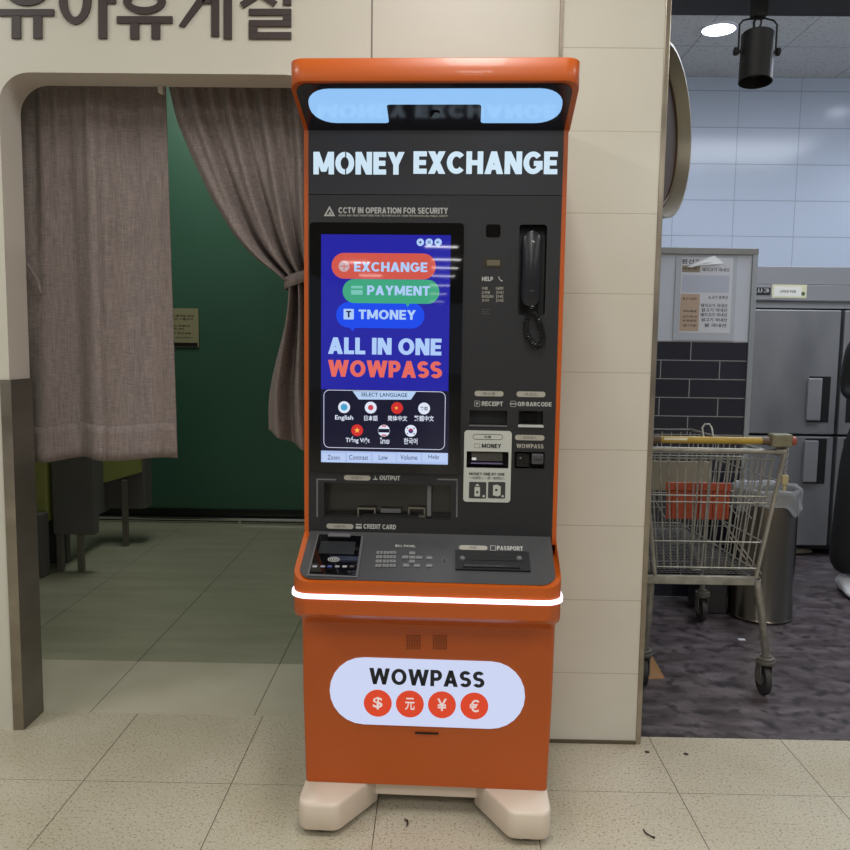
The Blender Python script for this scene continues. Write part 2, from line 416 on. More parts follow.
# rest room beyond the opening
struct(box('wall_back', -4.6, .6, 5.97, 6.07, 0, 3.5, green))
struct(box('wall_left', -4.7, -4.6, 2.8, 6.42, 0, 3.5, green))
struct(box('wall_right', .50, .58, 2.76, 6.32, 0, 3.3, cream))
struct(box('ceiling', -4.7, .6, 2.80, 6.42, 3.5, 3.6, mat('rest_ceiling', (190, 190, 180), .8)))
struct(box('baseboard_back', -4.6, .6, 5.945, 5.97, 0, .095, mat('black_skirting', (12, 12, 13), .3)))
bm = bmesh.new()
tube(bm, [(-4.5, 5.90, .030), (.58, 5.90, .030)], .011)
for x in (-3.9, -3.0, -1.45, -.6): bx(bm, x-.012, x+.012, 5.89, 5.945, .0, .035)
tag(smooth_by_angle(link_mesh('floor_rail', bm, chrome)), 'thin chrome rail running along the black skirting under the green wall', 'rail')

# kitchen beyond the pier
struct(box('wall_kitchen', .6, 5, 6.05, 6.15, 0, 3.3, kit_wall))
struct(box('wall_kitchen_side', 4.9, 5, 2.7, 6.05, 0, 3.3, kit_wall))
struct(box('ceiling', .58, 5, 2.6+.2, 6.15, 3.29, 3.36, ceilm))
struct(box('header_beam', .72, 5, 2.75, 3.2, 2.6, 3.28, mat('header_dark', (48, 46, 52), .6)))['kind'] = 'structure'

# ================================================================== THE KIOSK
K = thing('money_exchange_kiosk', 'tall orange and dark grey money exchange kiosk with screen, in front of tiled pillar', 'kiosk',
          (-.013, 2.215, 0), math.radians(-2))
orange = mat('orange_paint', (182, 82, 14), .36, coat=.12)
dark = mat('charcoal_panel', (23, 23, 27), .5, bump=(300, .25))
shelfm = mat('shelf_charcoal', (60, 60, 61), .38, bump=(300, .2))
gloss = mat('gloss_black', (8, 8, 10), .025, spec=.6)
matte = mat('matte_black', (14, 14, 15), .45)
deep = mat('slot_black', (5, 5, 6), .6)
pale = mat('pale_print', (176, 176, 172), .5)
tan = mat('tan_print', (160, 156, 144), .5)
greyp = mat('grey_plate', (182, 184, 176), .45)
mid = mat('mid_grey', (95, 95, 96), .4)
creampl = mat('cream_plastic', (214, 200, 182), .35)
HW = .3525
def plan(yf, yb, w, r, z, n=7):
    """ring seen from above: z is a number or f(y)"""
    P = [(-w, yb), (-w, 0.0)]
    for cx, a0 in ((-w+r, 180), (w-r, 270)):
        for k in range(n+1):
            a = math.radians(a0+90*k/n); P.append((cx+r*math.cos(a), yf+r+r*math.sin(a)))
    P += [(w, 0.0), (w, yb)]
    return [(x, y, z(y) if callable(z) else z) for x, y in P]
# lower body flaring out to the shelf
def zshelf(y): return .730 + (.822-.730)*min(1, max(0, (y+.185)/.185))
body = loft('lower_cabinet', [
    plan(-.030, .45, HW-.008, .012, .098), plan(-.038, .45, HW-.002, .012, .35), plan(-.045, .45, HW, .014, .575),
    plan(-.075, .45, HW, .022, .600), plan(-.165, .45, HW, .040, .630), plan(-.183, .45, HW, .048, .645),
    plan(-.185, .45, HW, .050, .70), plan(-.185, .45, HW, .050, lambda y: zshelf(y)-.006),
    plan(-.184, .45, HW-.001, .049, zshelf)], orange, K)
# LED strip round the shelf's edge
bm = bmesh.new()
ins = plan(-.186, .02, HW+.0005, .051, 0); out = plan(-.1915, .02, HW+.0055, .055, 0)
A = [[bm.verts.new((x, y, z)) for x, y, _ in P] for P, z in ((ins, .6870), (out, .6885), (out, .6985), (ins, .700))]
for i in range(4):
    Pq, Q = A[i], A[(i+1) % 4]
    for k in range(len(Pq)-1): bm.faces.new((Pq[k], Pq[k+1], Q[k+1], Q[k]))
for e in (0, -1): bm.faces.new([A[i][e] for i in range(4)])
o = smooth_by_angle(link_mesh('led_strip', bm, mat('led_white', (250, 235, 255), .4, emit=1.9), K)); o['label'] = 'glowing white light strip'
# upper cabinet: orange shell with an open front that the dark panel closes
bm = bmesh.new()
prism(bm, [(-HW, 0, .80), (-HW+.012, 0, .80), (-HW+.012, .1, .80), (HW-.012, .1, .80), (HW-.012, 0, .80), (HW, 0, .80), (HW, .45, .80), (-HW, .45, .80)], (0, 0, 1.14))
link_mesh('upper_cabinet', bm, orange, K)
# canopy
def zc(y): return 1.985 + (1.918-1.985)*min(1, max(0, (y+.19)/.19))
loft('canopy', [plan(-.189, .45, HW+.001, .036, zc), plan(-.190, .45, HW+.002, .037, lambda y: zc(y)+.002),
                plan(-.190, .45, HW+.002, .037, 2.037), plan(-.188, .45, HW, .035, 2.039)], orange, K, 50).location.x = .002
CAN = Frame((0, -.19, 1.985), (1, 0, 0), (0, .19, -.067), K)
L_ = .2014
# underside with its rounded front corners
pts = [(-HW+.012, L_)]
for cx, a0 in ((-HW+.012+.034, 180), (HW-.012-.034, 270)):
    for k in range(7):
        a = math.radians(a0+15*k); pts.append((cx+.034*math.cos(a), .010+.034+.034*math.sin(a)))
pts.append((HW-.012, L_))
CAN.n = -CAN.n if CAN.n.z > 0 else CAN.n
under = plate('canopy_underside', CAN, pts, 0, .002, mat('canopy_under', (26, 26, 38), .16, spec=.7), K)
# lamp: rounded U shape around the camera notch
def canp(u, v): return CAN.px(u, v, .002)
x0 = canp(309, 105)[0]; x1 = canp(562, 106)[0]
yfr = canp(436, 88.5)[1]; yno = canp(436, 104)[1]; ybk = canp(350, 122.5)[1]
nx0 = canp(388, 115)[0]; nx1 = canp(481, 115)[0]
lamp = []
def arc(cx, cy, r, a0, a1, n=6): return [(cx+r*math.cos(math.radians(a0+(a1-a0)*k/n)), cy+r*math.sin(math.radians(a0+(a1-a0)*k/n))) for k in range(n+1)]
yfr, ybk = min(yfr, ybk), max(yfr, ybk)
ra = (ybk-yfr)*.44
lamp += arc(x0+ra, yfr+ra, ra, 180, 270) + arc(x1-ra, yfr+ra, ra, 270, 360) + arc(x1-ra, ybk-ra, ra, 0, 90)
lamp += arc(nx1+.008, ybk-.008, .008, 90, 180, 4) + arc(nx1-.008, yno+.008, .008, 0, -90, 4) + arc(nx0+.008, yno+.008, .008, 270, 180, 4) + arc(nx0-.008, ybk-.008, .008, 0, 90, 4)
lamp += arc(x0+ra, ybk-ra, ra, 90, 180)
lampo = plate('canopy_lamp', CAN, lamp, .002, .0015, mat('canopy_glow', (30, 40, 60), .1, emit=.95, emitcol=(150, 200, 250)), under)
lampo['label'] = 'glowing pale blue light panel'
cx_, cy_ = canp(435, 114)
plate('camera_lens', CAN, rr_pts(cx_-.013, cy_-.012, cx_+.013, cy_+.012, .009), .002, .004, gloss, under)

# ---- the dark front panel with real cut-outs
PAN = Frame((0, -.002, 0), (1, 0, 0), (0, 0, 1), K)
holes = {   # pixel boxes of the recesses
    'phone': (518.5, 224.5, 546, 315.5), 'receipt': (469.5, 410.5, 507, 425), 'barcode': (518.5, 411, 543, 425),
    'money': (466.5, 451.5, 508.5, 468), 'card': (514.5, 452, 544.5, 468.5), 'output': (324, 484, 451, 518.5),
}
HB = {k: rect_px(PAN, *v) for k, v in holes.items()}
def holed_plate(name, F, outline, inner, h, t, m, parent):
    cu = bpy.data.curves.new(name, 'CURVE'); cu.dimensions = '2D'; cu.fill_mode = 'BOTH'; cu.extrude = t/2
    for P in [outline]+inner:
        sp = cu.splines.new('POLY'); sp.points.add(len(P)-1); sp.use_cyclic_u = True
        for i, (a, b) in enumerate(P): sp.points[i].co = (a, b, 0, 1)
    o = bpy.data.objects.new(name, cu); C.objects.link(o)
    me = bpy.data.meshes.new_from_object(o.evaluated_get(bpy.context.evaluated_depsgraph_get()))
    bpy.data.objects.remove(o)
    for v in me.vertices: v.co = F.at(v.co.x, v.co.y, h+t/2+v.co.z)
    me.materials.clear(); me.materials.append(m)
    o = bpy.data.objects.new(name, me); C.objects.link(o); o.parent = parent; return o
PW = HW-.0125
bz = PAN.px(436, 195)[1]
panel = holed_plate('front_panel', PAN, [(-PW, .822), (PW, .822), (PW, bz-.0008), (-PW, bz-.0008)],
                    [rr_pts(*b, .008 if k == 'phone' else .003, 3) for k, b in HB.items()], -.010, .010, dark, K)
head = plate('header_panel', PAN, [(-PW, bz+.0008), (PW, bz+.0008), (PW, 1.925), (-PW, 1.925)], -.010, .010, mat('header_charcoal', (24, 24, 34), .42), K)
# recess liners behind the cut-outs
def liner(name, k, depth, m=None):
    a0, b0, a1, b1 = HB[k]; t = .004; bm = bmesh.new()
    y0, y1 = -.002+.010, -.002+depth
    bx(bm, a0-t, a0, y0, y1, b0-t, b1+t); bx(bm, a1, a1+t, y0, y1, b0-t, b1+t)
    bx(bm, a0, a1, y0, y1, b0-t, b0); bx(bm, a0, a1, y0, y1, b1, b1+t); bx(bm, a0-t, a1+t, y1, y1+t, b0-t, b1+t)
    return link_mesh(name, bm, m or matte, K)
liner('phone_cradle', 'phone', .045)
rs = liner('receipt_slot', 'receipt', .04, mat('slot_grey', (40, 40, 42), .5))
bs = liner('barcode_scanner', 'barcode', .035)
ms = liner('banknote_slot', 'money', .045, deep)
cs = liner('card_slot', 'card', .03, deep)
om = mat('smoked_plastic', (48, 47, 44), .12, noise=(3, .7, 1, (3, 1, .3)))
ot = liner('output_tray', 'output', .055, om)
def fr(depth): return Frame((0, -.002+depth, 0), (1, 0, 0), (0, 0, 1), K)
# receipt lip, barcode bits
plate('slot_lip', PAN, [(HB['receipt'][0]-.002, HB['receipt'][1]-.004), (HB['receipt'][2]+.002, HB['receipt'][1]-.004), (HB['receipt'][2], HB['receipt'][1]), (HB['receipt'][0], HB['receipt'][1])], 0, .003, mid, rs)
bb = HB['barcode']
plate('slot_lip', PAN, [(bb[0]-.001, bb[1]-.006), (bb[2]+.003, bb[1]-.006), (bb[2], bb[1]+.001), (bb[0], bb[1]+.001)], 0, .004, pale, bs)
plate('scanner_window', fr(.022), rr_pts(bb[0]+.010, bb[1]+.010, bb[2]-.014, bb[3]-.008, .002), 0, .004, gloss, bs)
mb = HB['money']
F2 = fr(.03)
plate('slot_mouth', F2, rr_pts(mb[0]+.014, mb[1]+.017, mb[2]-.016, mb[3]-.006, .002), 0, .012, mat('slot_metal', (96, 94, 92), .3, .6), ms)
plate('slot_lip', F2, rr_pts(mb[0]+.012, mb[1]+.009, mb[2]-.016, mb[1]+.013, .001), 0, .018, mat('violet_sheen', (128, 122, 160), .25, .5), ms)
plate('indicator_light', F2, rr_pts(mb[0]+.015, mb[1]+.019, mb[0]+.027, mb[1]+.026, .001), .012, .002, mat('indicator_white', (200, 200, 200), .3, emit=.6), ms)
cb = HB['card']
bm = bmesh.new(); bx(bm, cb[0]+.046, cb[2]-.004, -.016, .03, cb[1]+.014, cb[3]-.004, .003)
bx(bm, cb[0]+.050, cb[2]-.008, -.020, -.015, cb[3]-.016, cb[3]-.010)
link_mesh('card_reader_mouth', bm, mat('reader_grey', (70, 70, 72), .3), cs)
bm = bmesh.new(); bx(bm, cb[0]+.004, cb[0]+.040, -.012, .03, cb[1]+.006, cb[3]-.004, .003); link_mesh('card_reader_mouth', bm, gloss, cs)
plate('indicator_light', PAN, circ(cb[0]+.016, cb[3]-.016, .003, 12), .010, .001, mid, cs)
# output tray: outline bracket, dispenser bits
ob = HB['output']
brm = mat('bracket_grey', (104, 104, 104), .4)
for sgn, (uu0, uu1, xv) in ((-1, (316.5, 336, 316.5)), (1, (437.5, 457.5, 457.5))):
    a0, b1 = PAN.px(uu0, 478.5); a1, _ = PAN.px(uu1, 478.5); xx, b0 = PAN.px(xv, 517)
    x_in = xx + (.004 if sgn < 0 else -.004)
    P = [(a0, b1), (a1, b1), (a1, b1-.004), (x_in, b1-.004), (x_in, b0), (xx, b0)] if sgn < 0 else [(a0, b1), (a1, b1), (xx, b0), (x_in, b0), (x_in, b1-.004), (a0, b1-.004)]
    plate('tray_bracket', PAN, P, 0, .0008, brm, K)
F3 = fr(.05)
for (p0, p1) in (((358, 507), (376, 516.5)), ((408.5, 506.5), (425.5, 516))):
    rb = rect_px(F3, p0[0], p0[1], p1[0], p1[1])
    frame_plate('dispenser_frame', F3, rr_pts(*rb, .001), rr_pts(rb[0]+.004, rb[1]+.004, rb[2]-.004, rb[3]-.004, .001), 0, .014, mat('dull_nickel', (128, 124, 112), .35, .5), ot)
rb = rect_px(F3, 358, 513, 424, 518)
plate('dispenser_mouth', F3, [(rb[0], rb[1]), (rb[2], rb[1]), (rb[2]-.02, rb[3]), (rb[0]+.02, rb[3])], 0, .020, deep, ot)
rb = rect_px(F3, 381, 508, 401, 512); plate('dispenser_bar', F3, rr_pts(*rb, .001), 0, .012, mid, ot)
rb = rect_px(PAN, 427, 486, 431, 517); plate('tray_hinge', PAN, rr_pts(*rb, .001), -.02, .010, mid, ot)

# ---- header lettering
lit = mat('lit_letters', (60, 64, 70), .3, emit=.9, emitcol=(208, 232, 248))
o = tpx(PAN, 'MONEY', (313.5, 152, 404.5, 174.5), 0, .0015, lit, K, .035, 'header_lettering')
sl = PAN.px(345.7, 163)
rb = rect_px(PAN, 345.2, 150.5, 346.3, 176); plate('lettering_gap', PAN, rr_pts(*rb, 0), 0, .0022, MATS['header_charcoal'], o)
tpx(PAN, 'EXCHANGE', (413.5, 151.5, 557.5, 174), 0, .0015, lit, K, .035, 'header_lettering')
# CCTV notice
def tri(F, u, v, s): a, b = F.px(u, v); return [(a-s, b-s*.8), (a+s, b-s*.8), (a, b+s*.95)]
o = plate('warning_sign', PAN, tri(PAN, 329.5, 211.5, .0155), 0, .0006, pale, K)
plate('warning_symbol', PAN, tri(PAN, 329.5, 212, .0085), .0006, .0004, dark, o)
plate('warning_symbol', PAN, tri(PAN, 330, 213, .0042), .001, .0003, pale, o)
tpx(PAN, 'CCTV IN OPERATION FOR SECURITY', (338.5, 207.5, 448, 213.5), 0, .0005, pale, K, .03)
tpx(PAN, 'AUDIO AND VIDEO MONITORED FOR THE PURPOSE OF CRIME PREVENTION AND PUBLIC SAFETY', (338.5, 214.8, 448, 216.6), 0, .0005, tan, K, .02)

# ---- touch screen
bez = rplate('touch_screen', PAN, (310.2, 223, 461.8, 472.8), .010, 0, .006, gloss, K)
dsp = mat('display_blue', (6, 6, 20), .025, spec=.6, emit=1, emitcol=(34, 34, 158))
def em(name, rgb): return mat('display_'+name, (rgb[0]//10, rgb[1]//10, rgb[2]//10), .03, emit=1, spec=.6, emitcol=rgb)
H0 = .006
SCR = Frame((0, -.002, 0), (1, 0, 0), (0, 0, 1), K)
d = rplate('display', PAN, (321.5, 235, 449, 463), .001, H0, .0006, dsp, bez)
h1 = H0+.0006
def grad(m, f0, f1): pass
rplate('display_dark_field', PAN, (321.5, 390, 449, 451.5), .0005, h1, .0002, em('navy', (20, 20, 44)), d)
pill = {'EXCHANGE': ((332, 253.5, 436, 279.3), (206, 86, 74), (354.5, 262.5, 427.5, 272)),
        'PAYMENT': ((343, 279.6, 439.5, 303.6), (62, 164, 126), (367.5, 286, 430, 295.5)),
        'TMONEY': ((336.5, 302.5, 424.5, 328.2), (24, 72, 232), (359, 310, 416, 319.5))}
lt = em('light', (172, 202, 246))
for i, (k, (b, c, tb)) in enumerate(pill.items()):
    p = rplate('speech_bubble', PAN, b, .05, h1+.0003*(2-i if i else 2), .0003, em('bubble_'+k.lower(), c), d)
    hh = h1+.0009
    tpx(PAN, k, tb, hh, .0003, lt, p, .03)
    a, bq = PAN.px({0: 345, 1: 407, 2: 352}[i], b[3]-1)
    if i: plate('bubble_tail', PAN, [(a-.006, bq+.002), (a+.012, bq+.002), (a+.002, bq-.012)], h1+.0001, .0004, em('bubble_'+k.lower(), c), p)
# bubble icons
c0 = PAN.px(344.5, 266.5)
o = cplate('globe_icon', PAN, 344.5, 266.5, 5.4, h1+.0009, .0003, em('icon_pink', (196, 170, 176)), d)
for da, db in ((0, 1), (1, 0)):
    plate('icon_line', PAN, [(c0[0]-.001-.011*da, c0[1]-.001-.011*db), (c0[0]+.001+.011*da, c0[1]-.001-.011*db), (c0[0]+.001+.011*da, c0[1]+.001+.011*db), (c0[0]-.001-.011*da, c0[1]+.001+.011*db)], h1+.0012, .0002, em('bubble_exchange', (206, 86, 74)), o)
o = rplate('card_icon', PAN, (351.5, 286, 363, 294.8), .002, h1+.0009, .0003, em('icon_green', (120, 196, 182)), d)
rplate('icon_line', PAN, (351.5, 288.6, 363, 290.2), 0, h1+.0012, .0002, em('bubble_payment', (62, 164, 126)), o)
o = rplate('pass_icon', PAN, (344, 309, 354.2, 319.5), .002, h1+.0009, .0003, lt, d)
tpx(PAN, 'T', (346.5, 311, 351.7, 317.5), h1+.0012, .0002, em('ink', (24, 24, 60)), o, .03)
for i, u in enumerate((420.5, 429.3, 438.2)):
    o = cplate('control_icon', PAN, u, 242.6, 3.7, h1+.0003, .0003, lt, d)
    e = em('navy_icon', (60, 60, 120)); a, b_ = PAN.px(u, 242.6)
    if i == 1:
        for s in (-1, 1): plate('icon_line', PAN, rr_pts(a+s*.0022-.001, b_-.004, a+s*.0022+.001, b_+.004, 0), h1+.0006, .0002, e, o)
    else:
        plate('icon_line', PAN, [(a-.004, b_-.003), (a+.004, b_), (a-.004, b_+.003)] if i else [(a-.004, b_-.001), (a+.002, b_-.004), (a+.002, b_+.004), (a-.004, b_+.001)], h1+.0006, .0002, e, o)
tpx(PAN, 'ALL IN ONE', (328.5, 338, 441.5, 354.6), h1, .0003, lt, d, .035)
tpx(PAN, 'WOWPASS', (328.5, 360.6, 442.2, 377.3), h1, .0003, em('coral', (226, 104, 92)), d, .035)
rr_ring('language_box', PAN, (324, 390.5, 445.3, 448.5), .016, .0016, h1+.0003, .0003, em('white', (205, 210, 235)), d)
P = [PAN.px(353, 391), PAN.px(416.5, 391.3), PAN.px(411, 399.5), PAN.px(359, 399.3)]
o = plate('language_tab', PAN, P[::-1], h1+.0004, .0004, em('pale', (180, 205, 240)), d)
tpx(PAN, 'SELECT LANGUAGE', (361.5, 392.7, 407.5, 396.5), h1+.0008, .0002, em('ink', (24, 24, 60)), o, .01)
wh = em('white2', (220, 228, 245)); rd = em('red', (206, 46, 44)); nb = em('flagblue', (60, 60, 130))
flags = [(344.5, 407, 'English', (335.5, 415, 353.5, 420.8)), (371, 407.4, '日本語', (364.5, 415.2, 378, 420.6)),
         (397.3, 407.8, '简体中文', (388, 415.4, 407.5, 420.8)), (424.2, 408.3, '繁體中文', (414.5, 415.4, 434, 421)),
         (357.5, 430, 'Tiếng Việt', (346, 436.3, 370, 443.4)), (384.2, 430.4, 'ไทย', (380, 437.5, 389.5, 443.5)),
         (411, 430.6, '한국어', (404, 437.8, 417.5, 444))]
for i, (u, v, t_, tb) in enumerate(flags):
    base = {2: rd, 4: rd}.get(i, wh)
    o = cplate('language_button', PAN, u, v, 5.9, h1+.0003, .0003, base, d)
    a, b_ = PAN.px(u, v); hh = h1+.0006
    if i == 0: plate('flag_mark', PAN, circ(a, b_, .0095), hh, .0002, em('globe', (70, 160, 205)), o)
    if i == 1: plate('flag_mark', PAN, circ(a, b_, .0075), hh, .0002, em('rising', (196, 66, 76)), o)
    if i in (2, 4):
        r0 = .0085 if i == 4 else .0055; ax = a - (.002 if i == 2 else 0)
        st = [(ax+(r0 if k % 2 == 0 else r0*.4)*math.sin(k*PI/5), b_+(r0 if k % 2 == 0 else r0*.4)*math.cos(k*PI/5)) for k in range(10)]
        plate('flag_mark', PAN, st, hh, .0002, em('yellow', (248, 190, 80)), o)
    if i == 3: text(PAN, '繁體', (a-.010, b_-.005, a+.010, b_+.005), hh, .0002, em('ink', (24, 24, 60)), o, .01)
    if i == 5:
        for db, hh_, cc in ((0, .005, em('navy', (20, 20, 44))), (.0128, .0018, rd), (-.0128, .0018, rd)):
            plate('flag_mark', PAN, rr_pts(a-(.0155 if db == 0 else .006), b_+db-hh_, a+(.0155 if db == 0 else .006), b_+db+hh_, 0), hh, .0002, cc, o)
    if i == 6:
        plate('flag_mark', PAN, circ(a, b_, .0068), hh, .0002, nb, o)
        plate('flag_mark', PAN, [(a+.0068*math.cos(q*PI/8), b_+.0068*math.sin(q*PI/8)) for q in range(9)], hh+.0002, .0002, em('taegeuk', (150, 50, 80)), o)
        for sx in (-1, 1):
            for sz in (-1, 1): plate('flag_mark', PAN, rr_pts(a+sx*.0092-.002, b_+sz*.0075-.0014, a+sx*.0092+.002, b_+sz*.0075+.0014, 0), hh, .0002, em('ink', (24, 24, 60)), o)
    tpx(PAN, t_, tb, h1+.0003, .0003, wh, d, .02)
bar = rplate('button_bar', PAN, (321.5, 451.5, 448, 463), .0005, h1, .0003, em('barblue', (168, 188, 232)), d)
bw = em('ink2', (50, 60, 110))
for t_, (u0, u1), (s0, s1) in (('Zoom', (328, 340), (322.5, 345.5)), ('Contrast', (349.5, 368.5), (347.5, 371)), ('Low', (379, 388), (373, 396)), ('Volume', (400.5, 417.5), (397.5, 421)), ('Help', (428.5, 439), (422.5, 447))):
    q = rplate('screen_button', PAN, (s0, 452.8, s1, 461.8), .002, h1+.0003, .0002, em('barpale', (182, 202, 240)), bar)
    tpx(PAN, t_, (u0, 454.6, u1, 459.4), h1+.0005, .0002, bw, q, .005)

# ---- labels on the panel
def pill_label(b, ko, word, wb, icon=None, parent=K, m1=tan, m2=pale, F=PAN):
    p = rplate('name_pill', F, b, .02, 0, .0008, m1, parent)
    cu, w_ = (b[0]+b[2])/2, (b[2]-b[0])*.22
    tpx(F, ko, (cu-w_, b[1]+1.2, cu+w_, b[3]-1.1), .0008, .0003, mid, p, .01)
    tpx(F, word, wb, 0, .0006, m2, parent, .03)
pill_label((474.5, 391, 503.5, 396.3), '영수증', 'RECEIPT', (481.8, 401.5, 502.8, 406))
pill_label((516.5, 391.5, 545.5, 397), '바코드', 'QR·BARCODE', (517.5, 402, 551.5, 406.5))
pill_label((515, 435, 544.5, 440.3), '와우패스', 'WOWPASS', (516.5, 444, 543.5, 448.3), m2=tan)
pill_label((344, 475.3, 370.5, 480.3), '반환구', 'OUTPUT', (379.5, 475.6, 400, 480.3))
pill_label((326.5, 523.8, 353.5, 528.8), '신용카드', 'CREDIT CARD', (363.5, 524.3, 396, 529))
# small pictograms beside the words
rr_ring('receipt_icon', PAN, (474.5, 400.8, 480, 406.5), .002, .001, 0, .0006, pale)
tpx(PAN, 'P', (476.3, 402.3, 478.4, 405.2), 0, .0006, pale, K)
rr_ring('scan_icon', PAN, (510.5, 401, 516, 406.8), .002, .001, 0, .0006, pale)
rb = rect_px(PAN, 509.8, 403.4, 516.7, 404.3); plate('icon_line', PAN, rr_pts(*rb, 0), .0006, .0004, pale)
a, b_ = PAN.px(375.4, 478); plate('output_icon', PAN, [(a-.006, b_-.005), (a+.006, b_-.005), (a+.006, b_-.002), (a+.001, b_-.002), (a+.001, b_+.006), (a-.001, b_+.006), (a-.001, b_-.002), (a-.006, b_-.002)], 0, .0006, pale)
o = rplate('card_icon', PAN, (355.8, 524, 361.8, 528.6), .001, 0, .0006, pale)
rplate('icon_line', PAN, (355.8, 525.2, 361.8, 526.2), 0, .0006, .0003, dark, o)
# the pale banknote plate with its own opening
x0, y0, x1, y1 = rect_px(PAN, 463.8, 430.6, 511, 502)
gp = holed_plate('banknote_plate', PAN, rr_pts(x0, y0, x1, y1, .009), [rr_pts(*mb, .001, 2)], .0, .0022, greyp, K)
gp['label'] = 'pale grey instruction plate around the banknote slot'
hh = .0022
rr_ring('plate_pill', PAN, (472.8, 434, 502.8, 439.6), .02, .0012, hh, .0005, dark, gp)
tpx(PAN, '지폐', (484, 435.4, 491, 438.3), hh, .0004, dark, gp)
rr_ring('banknote_icon', PAN, (474.2, 443.6, 480, 447.8), .001, .0008, hh, .0004, dark, gp)
tpx(PAN, 'MONEY', (481.8, 443.6, 501.2, 448), hh, .0005, dark, gp, .03)
tpx(PAN, 'MONEY ONE BY ONE', (469.3, 472.5, 504.6, 475.2), hh, .0005, dark, gp, .02)
tpx(PAN, '一次請投入 一張一張請投入', (469.3, 476.3, 504.6, 479.3), hh, .0005, mid, gp, .0)
for i, (u0, u1) in enumerate(((469, 486.2), (488, 505.2))):
    q = rplate('pictogram', PAN, (u0, 481.8, u1, 498.2), .003, hh, .0006, mat('pictogram_dark', (50, 50, 50), .5), gp)
    a, b_ = PAN.px((u0+u1)/2, 490.5)
    if i == 0:
        plate('note_symbol', PAN, rr_pts(a-.0085, b_-.016, a+.0065, b_+.010, .001), hh+.0006, .0003, greyp, q)
        plate('arrow_symbol', PAN, [(a-.007, b_+.013), (a+.005, b_+.013), (a-.001, b_+.020)], hh+.0006, .0003, greyp, q)
    else:
        plate('note_symbol', PAN, [(a-.010, b_-.013), (a+.004, b_-.016), (a+.011, b_-.012), (a+.011, b_+.012), (a+.002, b_+.017), (a-.010, b_+.015)], hh+.0006, .0003, greyp, q)
    plate('portrait_dot', PAN, circ(a-.001, b_-.004*(1-i)+.002*i, .0036, 12), hh+.0009, .0003, mat('pictogram_dark', (50, 50, 50), .5), q)
    cplate('step_mark', PAN, u1-2.6, 496, 1.2, hh+.0006, .0003, greyp, q)
# HELP block (the square code beneath it is left out)
tpx(PAN, 'HELP', (482, 276.8, 493, 281), 0, .0006, pale, K, .03)
bm = bmesh.new(); a, b_ = PAN.px(500.5, 279)
tube(bm, [PAN.at(a-.005, b_+.006, .001), PAN.at(a-.003, b_-.001, .001), PAN.at(a+.005, b_-.006, .001)], [.0022, .001, .0022], 6)
link_mesh('handset_icon', bm, pale, K)
for i, (l, r) in enumerate((('中国', '1600'), ('日本語', '3141'), ('ENGLISH', '3142'), ('한국어', '3143'))):
    v = 286.8+4.05*i
    tpx(PAN, l, (482, v, {0: 487.5, 1: 490, 2: 493.3, 3: 489}[i], v+3), 0, .0005, tan, K, .01)
    tpx(PAN, r, (496, v, 503.3, v+3), 0, .0005, tan, K, .01)
for v, u1 in ((309.3, 490.5), (311.4, 487.5), (313.4, 490)):
    tpx(PAN, 'Call center', (481.5, v-.6, u1, v+.6), 0, .0004, mid, K, 0)
rplate('proximity_sensor', PAN, (486, 224.5, 500.5, 237), .006, 0, .002, gloss, K)
q = rplate('status_display', PAN, (483.5, 258.5, 501.5, 267.5), .001, 0, .0015, mat('status_glass', (52, 46, 34), .2), K)
rplate('status_glow', PAN, (487, 260, 500, 265.5), .001, .0015, .0003, mat('status_glow', (98, 90, 70), .3), q)

# ---- handset with coiled cord
CR = fr(.045)
bm = bmesh.new()
hb = rect_px(PAN, 521.8, 231.5, 543.2, 307)
cxh = (hb[0]+hb[2])/2-.004; hw = (hb[2]-hb[0])/2; zz0, zz1 = hb[1], hb[3]
rings = []
N = 22
for i in range(N+1):
    t = .5-.5*math.cos(PI*i/N); z = zz0 + (zz1-zz0)*t
    wv = hw*(.90+.10*abs(2*t-1)**2)*math.sqrt(max(.02, 1-abs(2*t-1)**10))
    depth = .016+.008*math.sin(PI*t)
    ring = []
    for k in range(16):
        a = 2*PI*k/16; c_, s_ = math.cos(a), math.sin(a)
        q = abs(c_)**.6*(1 if c_ > 0 else -1); q2 = abs(s_)**.6*(1 if s_ > 0 else -1)
        ring.append(bm.verts.new((cxh+q*wv, -.004 + (-depth if q2 > 0 else .018)*abs(q2), z)))
    rings.append(ring)
for A_, B_ in zip(rings, rings[1:]):
    for k in range(16): bm.faces.new((A_[k], A_[(k+1) % 16], B_[(k+1) % 16], B_[k]))
bm.faces.new(rings[0][::-1]); bm.faces.new(rings[-1])
hs = smooth_by_angle(link_mesh('telephone_handset', bm, mat('handset_plastic', (26, 27, 32), .28), K), 60)
hs['label'] = 'black telephone handset hanging in its cradle'
Fh = Frame((0, -.0225, 0), (1, 0, 0), (0, 0, 1), K)
a, b_ = Fh.px(533, 242.3); bm = bmesh.new(); lathe(bm, [(.0042, 0), (.0042, -.002)], (a, -.0215, b_), 16, 'y'); link_mesh('handset_badge', bm, pale, hs)
tpx(Fh, 'TEL', (531.5, 281, 536.5, 283.6), .001, .0015, pale, hs); tpx(Fh, '전화', (529.5, 290, 533.5, 291.6), .001, .0015, mid, hs)
path = [PAN.px(*p) for p in ((532, 306), (530.5, 312), (526.5, 319), (525.5, 327), (527.5, 335.5), (532, 342.5), (537.5, 346), (542, 341.5), (542.5, 333), (540, 325), (536.5, 317), (533, 312))]
